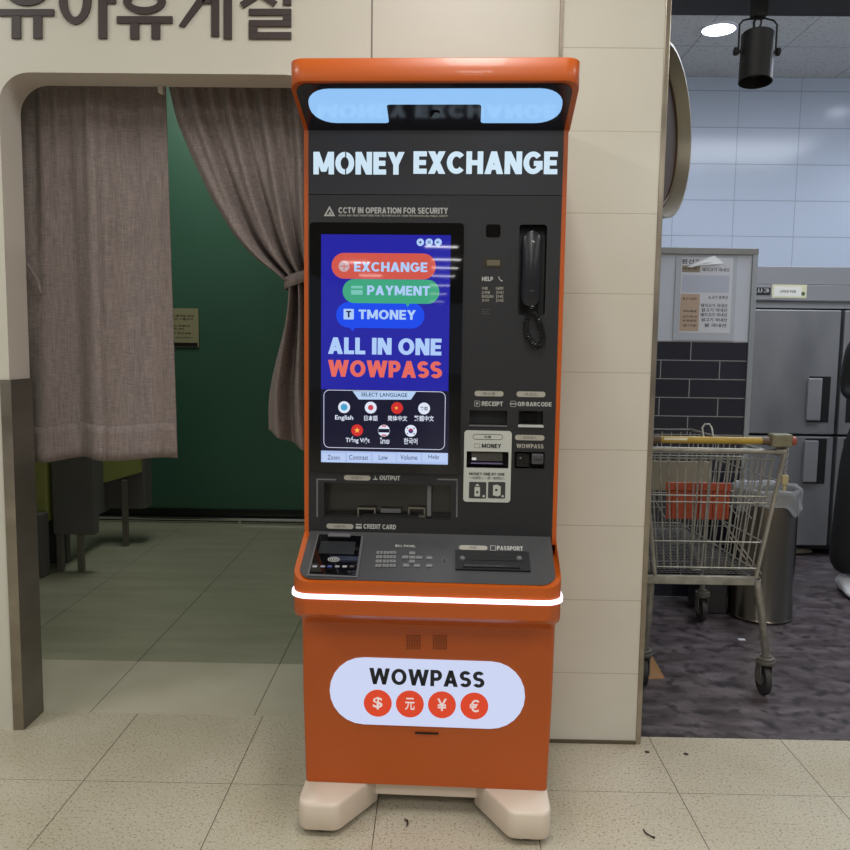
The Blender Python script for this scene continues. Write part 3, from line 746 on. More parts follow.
def cr(P, t):
    n = len(P)-1; x = min(max(t*n, 0), n-1e-6); i = int(x); f = x-i
    p = [P[max(i-1, 0)], P[i], P[i+1], P[min(i+2, n)]]
    return [.5*((2*p[1][j])+(-p[0][j]+p[2][j])*f+(2*p[0][j]-5*p[1][j]+4*p[2][j]-p[3][j])*f*f+(-p[0][j]+3*p[1][j]-3*p[2][j]+p[3][j])*f**3) for j in (0, 1)]
bm = bmesh.new(); pts = []
turns, per = 34, 9
for i in range(turns*per+1):
    t = i/(turns*per); c0 = Vector(cr(path, t)); c1 = Vector(cr(path, min(1, t+.004))); c2 = Vector(cr(path, max(0, t-.004)))
    tn = (c1-c2).normalized(); nn = Vector((-tn.y, tn.x)); a = 2*PI*i/per; R_ = .0070
    p = c0 + nn*R_*math.cos(a); pts.append((p.x, -.016 + R_*math.sin(a), p.y))
tube(bm, pts, .0017, 5)
smooth_by_angle(link_mesh('coiled_cord', bm, mat('cord_black', (20, 20, 22), .3), K))

# ---- shelf surface
SH = Frame((0, -.185, .730), (1, 0, 0), (0, .185, .092), K)
LS = math.hypot(.185, .092)
pts = [(-HW+.016, LS-.001)]
for cx, a0 in ((-HW+.016+.042, 180), (HW-.016-.042, 270)):
    for k in range(8):
        a = math.radians(a0+90*k/7); pts.append((cx+.042*math.cos(a), .012+.042+.042*math.sin(a)))
pts.append((HW-.016, LS-.001))
shelf = plate('shelf_top', SH, pts, 0, .002, shelfm, K)
hs0 = .002
rb = rect_px(SH, 314, 589.5, 560, 590.2)
# card terminal
tq = [SH.px(*p) for p in ((307, 577), (357.5, 579), (363.5, 538), (318, 536))]
o = plate('card_terminal', SH, tq, hs0, .004, mid, shelf)
ins = [SH.px(*p) for p in ((309.5, 575.5), (356, 577.5), (361.5, 538.8), (319.2, 537))]
t1 = plate('terminal_face', SH, ins, hs0+.004, .004, gloss, o)
ws = [SH.px(*p) for p in ((318.5, 556), (354, 557.3), (356, 544.8), (321.5, 544))]
plate('terminal_screen', SH, ws, hs0+.008, .0006, mat('terminal_lcd', (40, 42, 44), .15), t1)
tb = [SH.px(*p) for p in ((328, 539.6), (350.5, 540.2), (351, 537.4), (329.5, 536.6))]
plate('terminal_slot', SH, tb, hs0+.008, .003, mid, t1)
for k, (u, c) in enumerate(((315, (150, 150, 160)), (323, (130, 130, 150)), (330, (60, 70, 130)), (337.5, (130, 130, 130)), (345, (150, 150, 150)), (352, (70, 70, 70)))):
    a, b_ = SH.px(u, 569.3); plate('card_mark', SH, rr_pts(a-.006, b_-.0035, a+.006, b_+.0035, .001), hs0+.008, .0005, mat('mark_%d' % sum(c), c, .4), t1)
a, b_ = SH.px(334, 562.3)
for r_ in (.004, .008, .012):
    frame_plate('contactless_mark', SH, [(a+r_*math.cos(q*2*PI/20)*1.3, b_+r_*math.sin(q*2*PI/20)*.8) for q in range(20)], [(a+(r_-.0014)*math.cos(q*2*PI/20)*1.3, b_+(r_-.0014)*math.sin(q*2*PI/20)*.8) for q in range(20)], hs0+.008, .0005, pale, t1)
# number pad and arrow keys
kp = thing('x', '', '') ; bpy.data.objects.remove(kp)
tpx(SH, 'BILL PANEL', (395.5, 545.5, 415.5, 547.6), hs0, .0005, pale, shelf, .01)
keym = mat('key_grey', (118, 118, 118), .4); keyt = mat('key_print', (190, 190, 190), .5)
cols = {0: (379.6, 386.5, 393.2), 1: (379.2, 386.4, 392.8), 2: (378.8, 386, 392.8), 3: (378.4, 385.6, 392.6)}
for r_ in range(4):
    for c_ in range(3):
        u, v = cols[r_][c_], 553.8+4.3*r_
        a, b_ = SH.px(u, v)
        k_ = plate('key', SH, rr_pts(a-.0078, b_-.0055, a+.0078, b_+.0055, .001), hs0, .003, keym, shelf)
for (u, v) in ((412.3, 554.2), (405.2, 558.3), (412.3, 558.5), (419.2, 558.7), (412, 562.6), (406.2, 566.4), (417, 566.7), (429.3, 559), (429.2, 566.8)):
    a, b_ = SH.px(u, v); k_ = plate('key', SH, rr_pts(a-.0078, b_-.0055, a+.0078, b_+.0055, .001), hs0, .003, keym, shelf)
for r_ in range(4):
    for c_ in range(3):
        s = '123456789*0#'[r_*3+c_]; u, v = cols[r_][c_], 553.8+4.3*r_; a, b_ = SH.px(u, v)
        text(SH, s, (a-.002, b_-.003, a+.002, b_+.003), hs0+.003, .0003, dark, shelf, 0)
a, b_ = SH.px(444.5, 561); plate('audio_jack', SH, circ(a, b_, .0065), hs0, .0015, mid, shelf); plate('audio_jack_hole', SH, circ(a, b_, .004), hs0+.0015, .0004, deep, shelf)
# passport scanner
p_ = rplate('name_pill', SH, (459, 546.2, 487.5, 550.6), .02, hs0, .0008, tan, shelf); tpx(SH, '여권', (469.5, 547.2, 476.5, 549.6), hs0+.0008, .0003, mid, p_)
tpx(SH, 'PASSPORT', (497, 546.8, 522.8, 551), hs0, .0006, pale, shelf, .03)
rr_ring('passport_icon', SH, (490.3, 546.2, 495.8, 551.2), .002, .0012, hs0, .0006, pale, shelf)
ps = [SH.px(*p) for p in ((455.5, 570.8), (530.5, 572.8), (528.5, 553.5), (455, 551.8))]
o = plate('passport_scanner', SH, ps, hs0, .005, matte, shelf)
ps2 = [SH.px(*p) for p in ((462, 562), (523, 563.3), (523, 558.8), (462, 557.6))]
plate('scanner_slot', SH, ps2, hs0+.005, .0012, deep, o)
ps3 = [SH.px(*p) for p in ((463, 569.3), (520, 570.6), (519.5, 568.3), (463.5, 567.2))]
plate('scanner_glass', SH, ps3, hs0+.005, .004, mat('scan_grey', (42, 42, 44), .15), o)
for u in (462.5, 519):
    a, b_ = SH.px(u, 560.5); bm = bmesh.new()
    c0 = SH.at(a, b_, hs0+.004)
    bmesh.ops.create_uvsphere(bm, u_segments=16, v_segments=8, radius=.0085, matrix=Matrix.Translation(c0))
    smooth_by_angle(link_mesh('scanner_clip', bm, mid, o), 80)

# ---- lower front: speaker grille, lit sign, slot
LO = Frame((0, -.0415, 0), (1, 0, 0), (0, 0, 1), K)
for ux in (413.5, 440):
    bm = bmesh.new()
    for i in range(6):
        for j in range(6):
            a, b_ = LO.px(ux-6.2+2.5*i, 635.5+2.5*j+ (0.3 if ux > 430 else 0))
            prism(bm, [LO.at(a+.0016*math.cos(q*PI/3), b_+.0016*math.sin(q*PI/3), 0) for q in range(6)], LO.n*.006)
    link_mesh('speaker_grille', bm, mat('grille_hole', (96, 38, 16), .7), K)
sg = rplate('lit_sign', LO, (330, 659.2, 525, 725.6), .2, 0, .006, mat('sign_glow', (40, 42, 60), .3, emit=.86, emitcol=(214, 224, 254)), K)
sg['label'] = 'glowing white rounded sign with four currency symbols'
tpx(LO, 'WOWPASS', (369.5, 668.8, 484.5, 685), .006, .0008, mat('sign_ink', (22, 26, 40), .4), sg, .03)
for i, (u, v, s) in enumerate(((378, 702.2, '$'), (410, 703, '元'), (442, 703.8, '¥'), (474.3, 705, '€'))):
    q = cplate('currency_disc', LO, u, v, 14, .006, .0008, mat('disc_red', (90, 20, 8), .4, emit=.85, emitcol=(220, 66, 34)), sg)
    tpx(LO, s, (u-4.8, v-6.2, u+4.8, v+6), .0068, .0005, mat('symbol_white', (80, 70, 70), .4, emit=.8, emitcol=(240, 220, 214)), q, .03)
rb = rect_px(Frame((0, -.038, 0), (1, 0, 0), (0, 0, 1), K), 415, 732.7, 438.5, 734)
plate('key_slot', Frame((0, -.036, 0), (1, 0, 0), (0, 0, 1), K), rr_pts(*rb, .001), 0, .004, deep, K)

# ---- chassis: two wide feet joined by a bar
bm = bmesh.new()
def footplan(s):
    pts = []
    for (cx, cy, r_, a0, a1) in ((.347-.035, -.142+.035, .035, 360, 270), (.245+.01, -.142+.035, .035, 270, 215)):
        for k in range(7):
            a = math.radians(a0+(a1-a0)*k/6); pts.append((s*(cx+r_*math.cos(a)), cy+r_*math.sin(a)))
    pts += [(s*.142, .015), (s*.142, .40), (s*.347, .40)]
    return pts
def foot(s):
    P = footplan(s); bm = bmesh.new()
    lv = []
    for z, f in ((.020, .985), (.026, 1), (.086, 1), (.094, .99), (.097, .972)):
        cx, cy = s*.25, .12
        lv.append([bm.verts.new((cx+(x-cx)*f, cy+(y-cy)*f, z)) for x, y in P])
    n = len(P)
    for A_, B_ in zip(lv, lv[1:]):
        for k in range(n): bm.faces.new((A_[k], A_[(k+1) % n], B_[(k+1) % n], B_[k]))
    bm.faces.new(lv[0][::-1]); bm.faces.new(lv[-1])
    smooth_by_angle(link_mesh('foot', bm, creampl, K), 50)
foot(1); foot(-1)
box('chassis_bar', -.15, .15, .008, .40, .045, .097, creampl, K, .003)
for sx in (-1, 1):
    for y in (-.09, .33):
        bm = bmesh.new(); lathe(bm, [(.022, 0), (.025, .003), (.025, .010), (.012, .012), (.012, .024)], (sx*.285, y, 0), 20)
        smooth_by_angle(link_mesh('levelling_foot', bm, matte, K))

# ================================================================== ROOM SIGN AND REST ROOM
WF = Frame((0, WY0, 0), (1, 0, 0), (0, 0, 1))
signm = mat('sign_brown', (58, 47, 45), .5)
def LP(u, v): return WF.px(u/2.8333, v/2.8333)       # coordinates on an enlarged view of the sign
def rc(u0, v0, u1, v1): return [LP(u0, v1), LP(u1, v1), LP(u1, v0), LP(u0, v0)]
def arcs(cu, cv, ru, rv, tt, a0=0, a1=360):
    return [[LP(*p) for p in P] for P in _A(cu, cv, ru, rv, a0, a1, tt, tt*.9)]
LET = [
 ('first raised dark brown Korean letter of the wall sign, cut by the picture edge', [rc(0, 28, 155, 47), rc(36, 46, 61, 111), rc(97, 46, 121, 111)] + arcs(78, -22, 62, 40, 23)),
 ('second raised Korean letter, a ring with a long upright stroke', [rc(281, -74, 305, 111), rc(304, -8, 330, 12)] + arcs(215, 0, 46, 71, 23)),
 ('third raised Korean letter, above the curtain join', [rc(333, 48, 490, 68), rc(371, 67, 396, 112), rc(431, 67, 455, 112), rc(352, -52, 470, -34), rc(399, -76, 424, -52)] + arcs(411, 6, 60, 36, 22)),
 ('fourth raised Korean letter with two tall upright strokes', [rc(600, -74, 622, 105), rc(635, -76, 658, 112), rc(508, -58, 585, -38), rc(575, -8, 602, 12), [LP(508, 75), LP(524, 79), LP(586, 0), LP(560, 0)], [LP(560, 0), LP(586, 0), LP(585, -40), LP(562, -40)]]),
 ('fifth and last raised Korean letter, nearest the orange kiosk', [rc(706, 27, 826, 45), rc(803, 44, 826, 60), rc(706, 59, 826, 77), rc(706, 76, 730, 94), rc(706, 93, 826, 112), rc(803, -76, 826, 16),
   [LP(680, 10), LP(690, 25), LP(742, -8), LP(726, -20)], [LP(726, -20), LP(742, -8), LP(752, -66), LP(728, -66)], [LP(742, -2), LP(730, -24), LP(786, 6), LP(776, 20)]]),
]
for lab, polys in LET:
    bm = bmesh.new()
    for P in polys: prism(bm, [WF.at(a, b_, 0.0005) for a, b_ in P], (0, -.007, 0))
    tag(link_mesh('sign_letter', bm, signm), lab, 'sign letter', 'raised letters of the rest room sign')
def weave(name, rgb, tex):
    m = bpy.data.materials.new(name); m.use_nodes = True; nt = m.node_tree; b = nt.nodes['Principled BSDF']
    b.inputs['Roughness'].default_value = .95; b.inputs['Specular IOR Level'].default_value = .1
    tc = nt.nodes.new('ShaderNodeTexCoord'); fac = None
    for st in ((260, 260, 14), (40, 40, 420)):
        mp = nt.nodes.new('ShaderNodeMapping'); mp.inputs['Scale'].default_value = st
        n = nt.nodes.new('ShaderNodeTexNoise'); n.inputs['Scale'].default_value = 1; n.inputs['Detail'].default_value = 2
        nt.links.new(tc.outputs['Object'], mp.inputs[0]); nt.links.new(mp.outputs[0], n.inputs['Vector'])
        fac = n.outputs['Fac'] if fac is None else math_n(nt, 'ADD', fac, n.outputs['Fac'])
    r = nt.nodes.new('ShaderNodeMapRange'); r.inputs[1].default_value = .7; r.inputs[2].default_value = 1.3
    nt.links.new(fac, r.inputs[0])
    c = lin(rgb); nt.links.new(mixc(nt, r.outputs[0], (c[0]*tex, c[1]*tex, c[2]*tex, 1), (min(1, c[0]*1.25), min(1, c[1]*1.25), min(1, c[2]*1.25), 1)), b.inputs['Base Color'])
    bp = nt.nodes.new('ShaderNodeBump'); bp.inputs['Strength'].default_value = .3; bp.inputs['Distance'].default_value = .001
    nt.links.new(fac, bp.inputs['Height']); nt.links.new(bp.outputs[0], b.inputs['Normal'])
    MATS[name] = m; return m
cloth = weave('linen_cloth', (128, 118, 114), .72)
def sheet(name, f, nu, nv, m, parent=None, th=.003):
    bm = bmesh.new(); g = [[bm.verts.new(f(i/nu, j/nv)) for i in range(nu+1)] for j in range(nv+1)]
    for j in range(nv):
        for i in range(nu): bm.faces.new((g[j][i], g[j][i+1], g[j+1][i+1], g[j+1][i]))
    o = link_mesh(name, bm, m, parent, True)
    md = o.modifiers.new('thickness', 'SOLIDIFY'); md.thickness = th; md.offset = 0
    return o
CY = 2.868
cl = thing('curtain', 'grey linen curtain hanging straight down beside the left jamb', 'curtain', (-1.18, CY, .94), 0, 'rest room curtains')
def sstep(x): x = max(0, min(1, x)); return x*x*(3-2*x)
def fL(u, v):            # v 0 top .. 1 bottom
    x = -1.475 + u*(.528+.012*v)
    fold = .026*math.sin(2*PI*(u*2.9+.22*v)+.6)*(.5+.5*v) + .008*math.sin(2*PI*(u*9.1)+1.3)*(1-v)**2.5 + .014*math.sin(2*PI*(u*1.6-.3*v))
    fold *= .55 if u > .55 else 1
    z = 2.255 - v*(1.340+.006*math.sin(2*PI*u*2)) + .012*u*v
    tuck = .05*math.exp(-((v-.55)/.16)**2)*math.exp(-(u/.12)**2)
    return (x-cl.location.x+tuck*.4, fold-tuck*.5, z-cl.location.z)
sheet('cloth', fL, 110, 60, cloth, cl)
def fH(u, v):            # the hem: a second layer of cloth sewn at the bottom edge
    p = fL(u, .905+.093*v); return (p[0], p[1]-.003, p[2])
sheet('hem', fH, 110, 4, cloth, cl, .002)
bm = bmesh.new(); tube(bm, [(-1.44-cl.location.x, -.045, 1.62-cl.location.z), (-1.415-cl.location.x, -.050, 1.595-cl.location.z), (-1.392-cl.location.x, -.052, 1.56-cl.location.z), (-1.380-cl.location.x, -.048, 1.51-cl.location.z)], .007)
smooth_by_angle(link_mesh('loose_tie', bm, cloth, cl))
# right curtain, gathered by its tie
cr_ = thing('curtain', 'grey linen curtain drawn aside and tied back next to the orange kiosk', 'curtain', (-.50, CY, .94), 0, 'rest room curtains')
zt = 2.255
def prof(v, K_):
    for (v0, x0), (v1, x1) in zip(K_, K_[1:]):
        if v <= v1: t = (v-v0)/(v1-v0); return x0+(x1-x0)*t
    return K_[-1][1]
def PXc(u, v): p = onY(u, v, CY); return p.x, p.z
LK = [PXc(*q) for q in ((166, 88), (176, 120), (192, 158), (212, 200), (236, 238), (262, 264), (289, 281))]
LK = [(zt-z, x) for x, z in LK]; LK[0] = (0, LK[0][1])
ztie = PXc(290, 283)[1]; zbot = PXc(268, 430)[1]
xbt = PXc(268, 430)[0]; xt = PXc(290, 283)[0]
def sm_prof(v, K_):
    return sum(prof(max(0, min(K_[-1][0], v+d)), K_) for d in (-.03, -.015, 0, .015, .03))/5
def fR(u, v):
    if v < .62:
        s = v/.62; dz = s*(zt-ztie); xl = sm_prof(dz, LK); xr = -.405 + .0*s - .02*s**3
        xl_top = LK[0][1]
        z = zt - dz + .10*u*math.sin(PI*s)*.6
        gather = sstep(s)
        w_ = xr-xl
        x = xl + w_*u
        amp = .018+.024*gather
        fold = amp*math.sin(2*PI*(u*(4.2)+.35*s)+.4)*(.4+.6*s) + .012*math.sin(2*PI*u*9+2)*(1-s*.5)
        fold -= .020*math.exp(-(u/.08)**2)*s
        return (x-cr_.location.x, fold-.02*s, z-cr_.location.z)
    s = (v-.62)/.38
    xl = xt + (xbt-xt)*(sstep(min(1, s*1.15)))
    xr = -.425 + .09*s
    z = ztie - s*(ztie-(zbot - .13*u))
    fold = (.05-.02*s)*math.sin(2*PI*(u*3.1+.35-.2*s)+.4)
    return (xl+(xr-xl)*u-cr_.location.x, fold-.02, z-cr_.location.z)
sheet('cloth', fR, 120, 100, cloth, cr_)
bm = bmesh.new(); pts = []
for k in range(25):
    a = 2*PI*k/24; pts.append((-.478+.058*math.cos(a)-cr_.location.x, -.02+.062*math.sin(a), ztie+.012+.018*math.cos(a)-cr_.location.z))
for i in range(24):
    p, q = pts[i], pts[i+1]
    bm.faces.new([bm.verts.new(v) for v in ((p[0], p[1], p[2]-.020), (q[0], q[1], q[2]-.020), (q[0], q[1], q[2]+.020), (p[0], p[1], p[2]+.020))])
bmesh.ops.remove_doubles(bm, verts=bm.verts, dist=1e-5)
o = link_mesh('tie_band', bm, cloth, cr_, True); md = o.modifiers.new('t', 'SOLIDIFY'); md.thickness = .004
o = box('curtain_hook', -.948, -.932, 2.785, 2.815, 2.178, 2.199, mat('white_plastic', (200, 196, 188), .4), None, .003)
tag(o, 'small white plastic hook under the soffit where the two curtains meet', 'hook')
bm = bmesh.new(); tube(bm, [(-1.48, 2.868, 2.270), (-.38, 2.868, 2.270)], .008)
tag(smooth_by_angle(link_mesh('curtain_rod', bm, chrome)), 'thin curtain rod behind the top edge of the rest room opening', 'rod')

# booth seats under the curtain
olive = mat('olive_cushion', (158, 162, 92), .6); boothm = mat('booth_grey', (100, 98, 100), .7); legm = mat('booth_leg', (120, 116, 108), .4, .2)
def booth(x0, x1, y, zb, ztop, zl, zr, lab, legx, ly, w2):
    t = thing('sofa_booth', lab, 'seat', ((x0+x1)/2, y, 0), 0, 'booth seats in the rest room')
    ox, oy = t.location.x, t.location.y
    box('shell', x0-ox, x1-ox, 0, .62, zb, ztop, boothm, t, .012)
    bm = bmesh.new()
    prism(bm, [(x1-ox, .05, zl), (x1+w2-ox, .05, zr), (x1+w2-ox, .05, ztop-.02), (x1-ox, .05, ztop-.02)], (0, .5, 0))
    bmesh.ops.bevel(bm, geom=list(bm.edges), offset=.012, segments=2, affect='EDGES')
    link_mesh('cushion', bm, olive, t)
    bm = bmesh.new()
    prism(bm, [(x1-ox, .07, zb+.06), (x1+w2+.012-ox, .07, zb+.06), (x1+w2+.012-ox, .07, zr+.03), (x1-ox, .07, zl+.03)], (0, .5, 0))
    link_mesh('side_panel', bm, boothm, t)
    for lx in legx:
        for yy in ly: box('leg', lx-ox-.016, lx-ox+.016, yy, yy+.032, 0, max(zb, .1)+.012 if lx < x1 else zl, legm, t)
    return t
t = thing('sofa_booth', 'dark grey booth sofa with olive cushion and thin metal legs, nearer the green wall', 'booth sofa', (-2.08, 4.57, 0), 0, 'booth sofas in the rest room')
box('end_panel', -.125, .118, -.02, .05, .225, .93, boothm, t, .008)
bm = bmesh.new(); prism(bm, [(-.15, .62, .40), (.150, .62, .49), (.150, .62, .92), (-.15, .62, .92)], (0, .12, 0)); link_mesh('cushion', bm, olive, t)
bm = bmesh.new(); bx(bm, -.17, .165, .66, .80, .24, .90, .006); bx(bm, -.125, -.09, .05, .70, .225, .90); link_mesh('shell', bm, boothm, t)
for lx, ly in ((.02, .0), (.05, .60), (-.10, .0)): box('leg', lx-.016, lx+.016, ly, ly+.032, 0, .44 if ly > .3 else .23, legm, t)
t = thing('sofa_booth', 'dark grey booth sofa with olive cushion right behind the steel clad jamb', 'booth sofa', (-2.44, 4.44, 0), 0, 'booth sofas in the rest room')
box('shell', -.24, .225, .0, .085, .0, .365, boothm, t, .006)
box('cushion', -.24, .215, .10, .30, .30, .90, olive, t, .012)
box('side_panel', -.27, .222, .31, .36, .0, .93, boothm, t, .006)
# notice on the green wall
GW = Frame((0, 5.968, 0), (1, 0, 0), (0, 0, 1))
nt_ = thing('wall_notice', 'small beige printed notice with black footer on the green wall', 'notice', (-1.85, 5.963, 1.45))
NF = Frame((0, 0, 0), (1, 0, 0), (0, 0, 1), nt_)
rplate('board', NF, (160, 308.3, 198.8, 346.8), .002, 0, .006, mat('notice_beige', (150, 142, 112), .5), nt_)
rplate('footer', NF, (160, 342.6, 198, 346.4), 0, .006, .001, matte, nt_)
ink = mat('print_ink', (44, 42, 40), .6)
for v0, u1, tx, hh in ((314.5, 194, '영유아 휴게실 안내', 2.6), (318, 193, '이용시간 이용안내', 2), (325, 190, '기저귀 교환대', 1.8), (328, 184, '수유실', 1.2), (332.3, 191.5, '이용 후 정리정돈', 1.6), (337, 191, '문의 고객센터', 1.2)):
    tpx(NF, tx, (165, v0, u1, v0+hh), .006, .0008, ink, nt_, .01)

# ================================================================== KITCHEN SIDE
# round sign disc behind the pier
dsc = thing('round_sign', 'round sign disc with brushed metal rim and brown face, half behind the tiled pillar', 'sign', (.790, 3.06, 2.132), 0)
D_ = Vector((.53, .85, 0)); Nn = Vector((.85, -.53, 0)); Zz = Vector((0, 0, 1))
def disc_ring(rs):   # list of (radius, offset along Nn)
    bm = bmesh.new(); R = []
    for r, h in rs: R.append([bm.verts.new(D_*(r*math.cos(2*PI*k/56)) + Zz*(r*.98*math.sin(2*PI*k/56)) + Nn*h) for k in range(56)])
    for A_, B_ in zip(R, R[1:]+R[:1]):
        for k in range(56): bm.faces.new((A_[k], A_[(k+1) % 56], B_[(k+1) % 56], B_[k]))
    return bm
smooth_by_angle(link_mesh('rim', disc_ring([(.313, .046), (.313, -.01), (.298, -.01), (.288, .0), (.304, .046)]), mat('sign_rim', (150, 143, 126), .4, .3), dsc))
bm = disc_ring([(.296, .0), (.296, -.008), (.001, -.008), (.001, .0)])
link_mesh('face', bm, mat('brown_face', (74, 54, 40), .75, noise=(4, .6, 3, (1, 1, .3))), dsc)
bm = disc_ring([(.270, .006), (.270, .0), (.262, .0), (.262, .006)]); link_mesh('trim_ring', bm, mat('bronze', (130, 108, 84), .3, .7), dsc)
bm = bmesh.new(); bx(bm, -.135, -.10, -.318, -.20, -.05, .05); bx(bm, -.120, -.10, -.225, -.18, -.015, .015); link_mesh('bracket', bm, blackm, dsc)

# spotlight hanging from the header
sp_ = thing('track_spotlight', 'black cylindrical spotlight hanging from the dark header beam', 'spotlight', (1.121, 3.0, 2.60))
spm = mat('spot_black', (20, 20, 22), .6)
box('mount', -.024, .024, -.024, .024, -.085, 0, spm, sp_, .003)
bm = bmesh.new()
W_ = .066
tube(bm, [(-W_, 0, -.210), (-W_, 0, -.108), (-W_+.012, 0, -.094), (-.02, 0, -.086), (.02, 0, -.086), (W_-.012, 0, -.094), (W_, 0, -.108), (W_, 0, -.210)], .0035, 8)
smooth_by_angle(link_mesh('yoke', bm, spm, sp_), 60)
tilt = Matrix.Translation((0, 0, -.218)) @ Matrix.Rotation(math.radians(-7), 4, 'X') @ Matrix.Rotation(math.radians(3), 4, 'Y')
bm = bmesh.new(); lathe(bm, [(.0, .082), (.054, .082), (.0565, .079), (.0565, -.086), (.058, -.090), (.053, -.090), (.050, -.02), (0, -.02)], seg=40, cap=False)
bm.transform(tilt); smooth_by_angle(link_mesh('lamp_housing', bm, spm, sp_))
bm = bmesh.new(); lathe(bm, [(.047, -.05), (.047, -.045)], seg=28); bm.transform(tilt); link_mesh('lens', bm, mat('lens_grey', (60, 60, 66), .1), sp_)
for s in (-1, 1):
    bm = bmesh.new(); lathe(bm, [(.006, s*.058), (.006, s*.068), (.014, s*.070), (.014, s*.080), (.010, s*.082)], (0, 0, -.200), 16, 'x')
    smooth_by_angle(link_mesh('knob', bm, spm, sp_))
bm = bmesh.new(); tube(bm, [(.006, 0, -.085), (.010, 0, -.10), (-.002, 0, -.145)], .003, 6); tube(bm, [(-.008, 0, -.085), (-.016, 0, -.10), (-.014, 0, -.125)], .0045, 6)
smooth_by_angle(link_mesh('power_cord', bm, spm, sp_))
tag(box('lighting_track', .76, 3.4, 2.985, 3.015, 2.585, 2.5995, spm), 'thin black lighting track along the underside of the header beam', 'lighting track')
# recessed ceiling lamps
for i, (x, y, lab) in enumerate(((1.688, 5.155, 'bright round recessed lamp in the tiled kitchen ceiling, beside the black spotlight'), (3.245, 5.245, 'recessed kitchen ceiling lamp mirrored on the wall tiles at the right picture edge'))):
    t = thing('ceiling_downlight', lab, 'ceiling lamp', (x, y, 3.29))
    bm = bmesh.new(); lathe(bm, [(.098, -.012), (.112, -.008), (.112, 0), (.098, 0)], seg=36, cap=False); smooth_by_angle(link_mesh('trim', bm, mat('lamp_white', (220, 222, 228), .4), t))
    bm = bmesh.new(); lathe(bm, [(.098, -.010), (.098, -.004)], seg=36); link_mesh('diffuser', bm, mat('lamp_glow', (235, 242, 255), .4, emit=9), t)
    l = bpy.data.lights.new('downlight_glow', 'SPOT'); l.energy = 50; l.color = (.82, .9, 1); l.spot_size = 2.4; l.spot_blend = 1; l.shadow_soft_size = .09
    lo = bpy.data.objects.new('downlight_glow', l); C.objects.link(lo); lo.parent = t; lo.location = (0, 0, -.03)

# half height partition: dark bricks below, white board above
brick = bpy.data.materials.new('dark_brick_tile'); brick.use_nodes = True; nt = brick.node_tree; b = nt.nodes['Principled BSDF']; b.inputs['Roughness'].default_value = .22
tc = nt.nodes.new('ShaderNodeTexCoord'); mp = nt.nodes.new('ShaderNodeMapping'); mp.inputs['Rotation'].default_value = (math.radians(90), 0, 0)
mp.inputs['Location'].default_value = (-.18+.155+.041, .004, 0)
bt = nt.nodes.new('ShaderNodeTexBrick'); bt.inputs['Scale'].default_value = 1
bt.inputs['Brick Width'].default_value = .31; bt.inputs['Row Height'].default_value = .0985; bt.inputs['Mortar Size'].default_value = .0022; bt.offset = .5
bt.inputs['Color1'].default_value = lin((40, 40, 50)); bt.inputs['Color2'].default_value = lin((34, 34, 44)); bt.inputs['Mortar'].default_value = lin((150, 148, 146))
nt.links.new(tc.outputs['Object'], mp.inputs[0]); nt.links.new(mp.outputs[0], bt.inputs['Vector']); nt.links.new(bt.outputs[0], b.inputs['Base Color'])
pt = thing('partition', 'half height partition with dark brick tiles below a white board, in front of the fridge', 'partition', (1.2, 4.29, 0))
ox = 1.2
whitep = mat('partition_white', (186, 190, 200), .35)
box('brick_lower', .72-ox, 1.635-ox, 0, .10, 0, 1.386, brick, pt)
box('white_upper', .72-ox, 1.635-ox, 0, .10, 1.386, 1.835, whitep, pt)
capm = mat('cap_grey', (128, 128, 126), .35, .5)
box('edge_profile', 1.635-ox, 1.662-ox, -.012, .112, 0, 1.868, mat('edge_alu', (160, 164, 168), .3, .5), pt, .002)
box('top_profile', .72-ox, 1.662-ox, -.014, .114, 1.835, 1.868, capm, pt, .002)
# origin-of-meat notice in a plastic sleeve
PF = Frame((0, 4.288, 0), (1, 0, 0), (0, 0, 1))
ms_ = thing('menu_notice', 'white and tan Korean food origin notice in a clear sleeve taped to the partition', 'notice', (1.39, 4.286, 1.6))
MF = Frame((0, 0, 0), (1, 0, 0), (0, 0, 1), ms_)
rplate('sleeve', MF, (674.5, 256, 735.5, 340.5), .002, -.0015, .0025, mat('sleeve_grey', (176, 180, 188), .12), ms_)
rplate('sheet', MF, (680, 257.5, 731.5, 333), 0, .001, .0008, mat('paper_white', (196, 198, 204), .5), ms_)
rplate('tan_column', MF, (679.8, 294, 699, 331), 0, .0018, .0004, mat('tan_block', (176, 152, 132), .6), ms_)
rplate('heading_block', MF, (682, 265.5, 700, 272.2), 0, .0018, .0004, mat('tan_dark', (140, 126, 106), .6), ms_)
rplate('blank_field', MF, (682, 275.2, 729, 292.6), 0, .0018, .0004, mat('blank_field', (172, 176, 190), .5), ms_)
ik = mat('notice_ink', (40, 38, 44), .6)
tpx(MF, '원산지 표시', (681.5, 259, 716, 264), .0018, .0004, ik, ms_, .02)
rows = [(268, '돼지고기 국내산', 702, 729.5), (295.7, '소고기 호주산', 708, 728), (303.7, '돼지고기 국내산', 700.5, 727.5), (308.3, '닭고기 국내산', 701.5, 727.5), (313, '돼지고기 국내산', 700.3, 727.2), (318, '닭고기 국내산', 701.5, 727), (323.5, '쌀 국내산', 704, 726.5)]
for v, s_, u0, u1 in rows: tpx(MF, s_, (u0, v, u1, v+3.6), .0018, .0004, ik, ms_, .015)
for v, s_ in ((267.4, '메뉴명'), (297.5, '불고기덮밥'), (310, '제육볶음'), (315.5, '김치찌개'), (319.5, '닭볶음탕'), (324.3, '공기밥')):
    tpx(MF, s_, (682.5, v, 696.5, v+2.2), .0022, .0003, ik, ms_, .01)
bm = bmesh.new()
tp = [MF.px(*p) for p in ((687, 267), (700, 259.5), (714, 255.5), (723, 263.5), (717, 262.5), (706, 262.5), (692, 267.5))]
vs = [bm.verts.new(MF.at(a, b_, .006+.006*(i % 2))) for i, (a, b_) in enumerate(tp)]
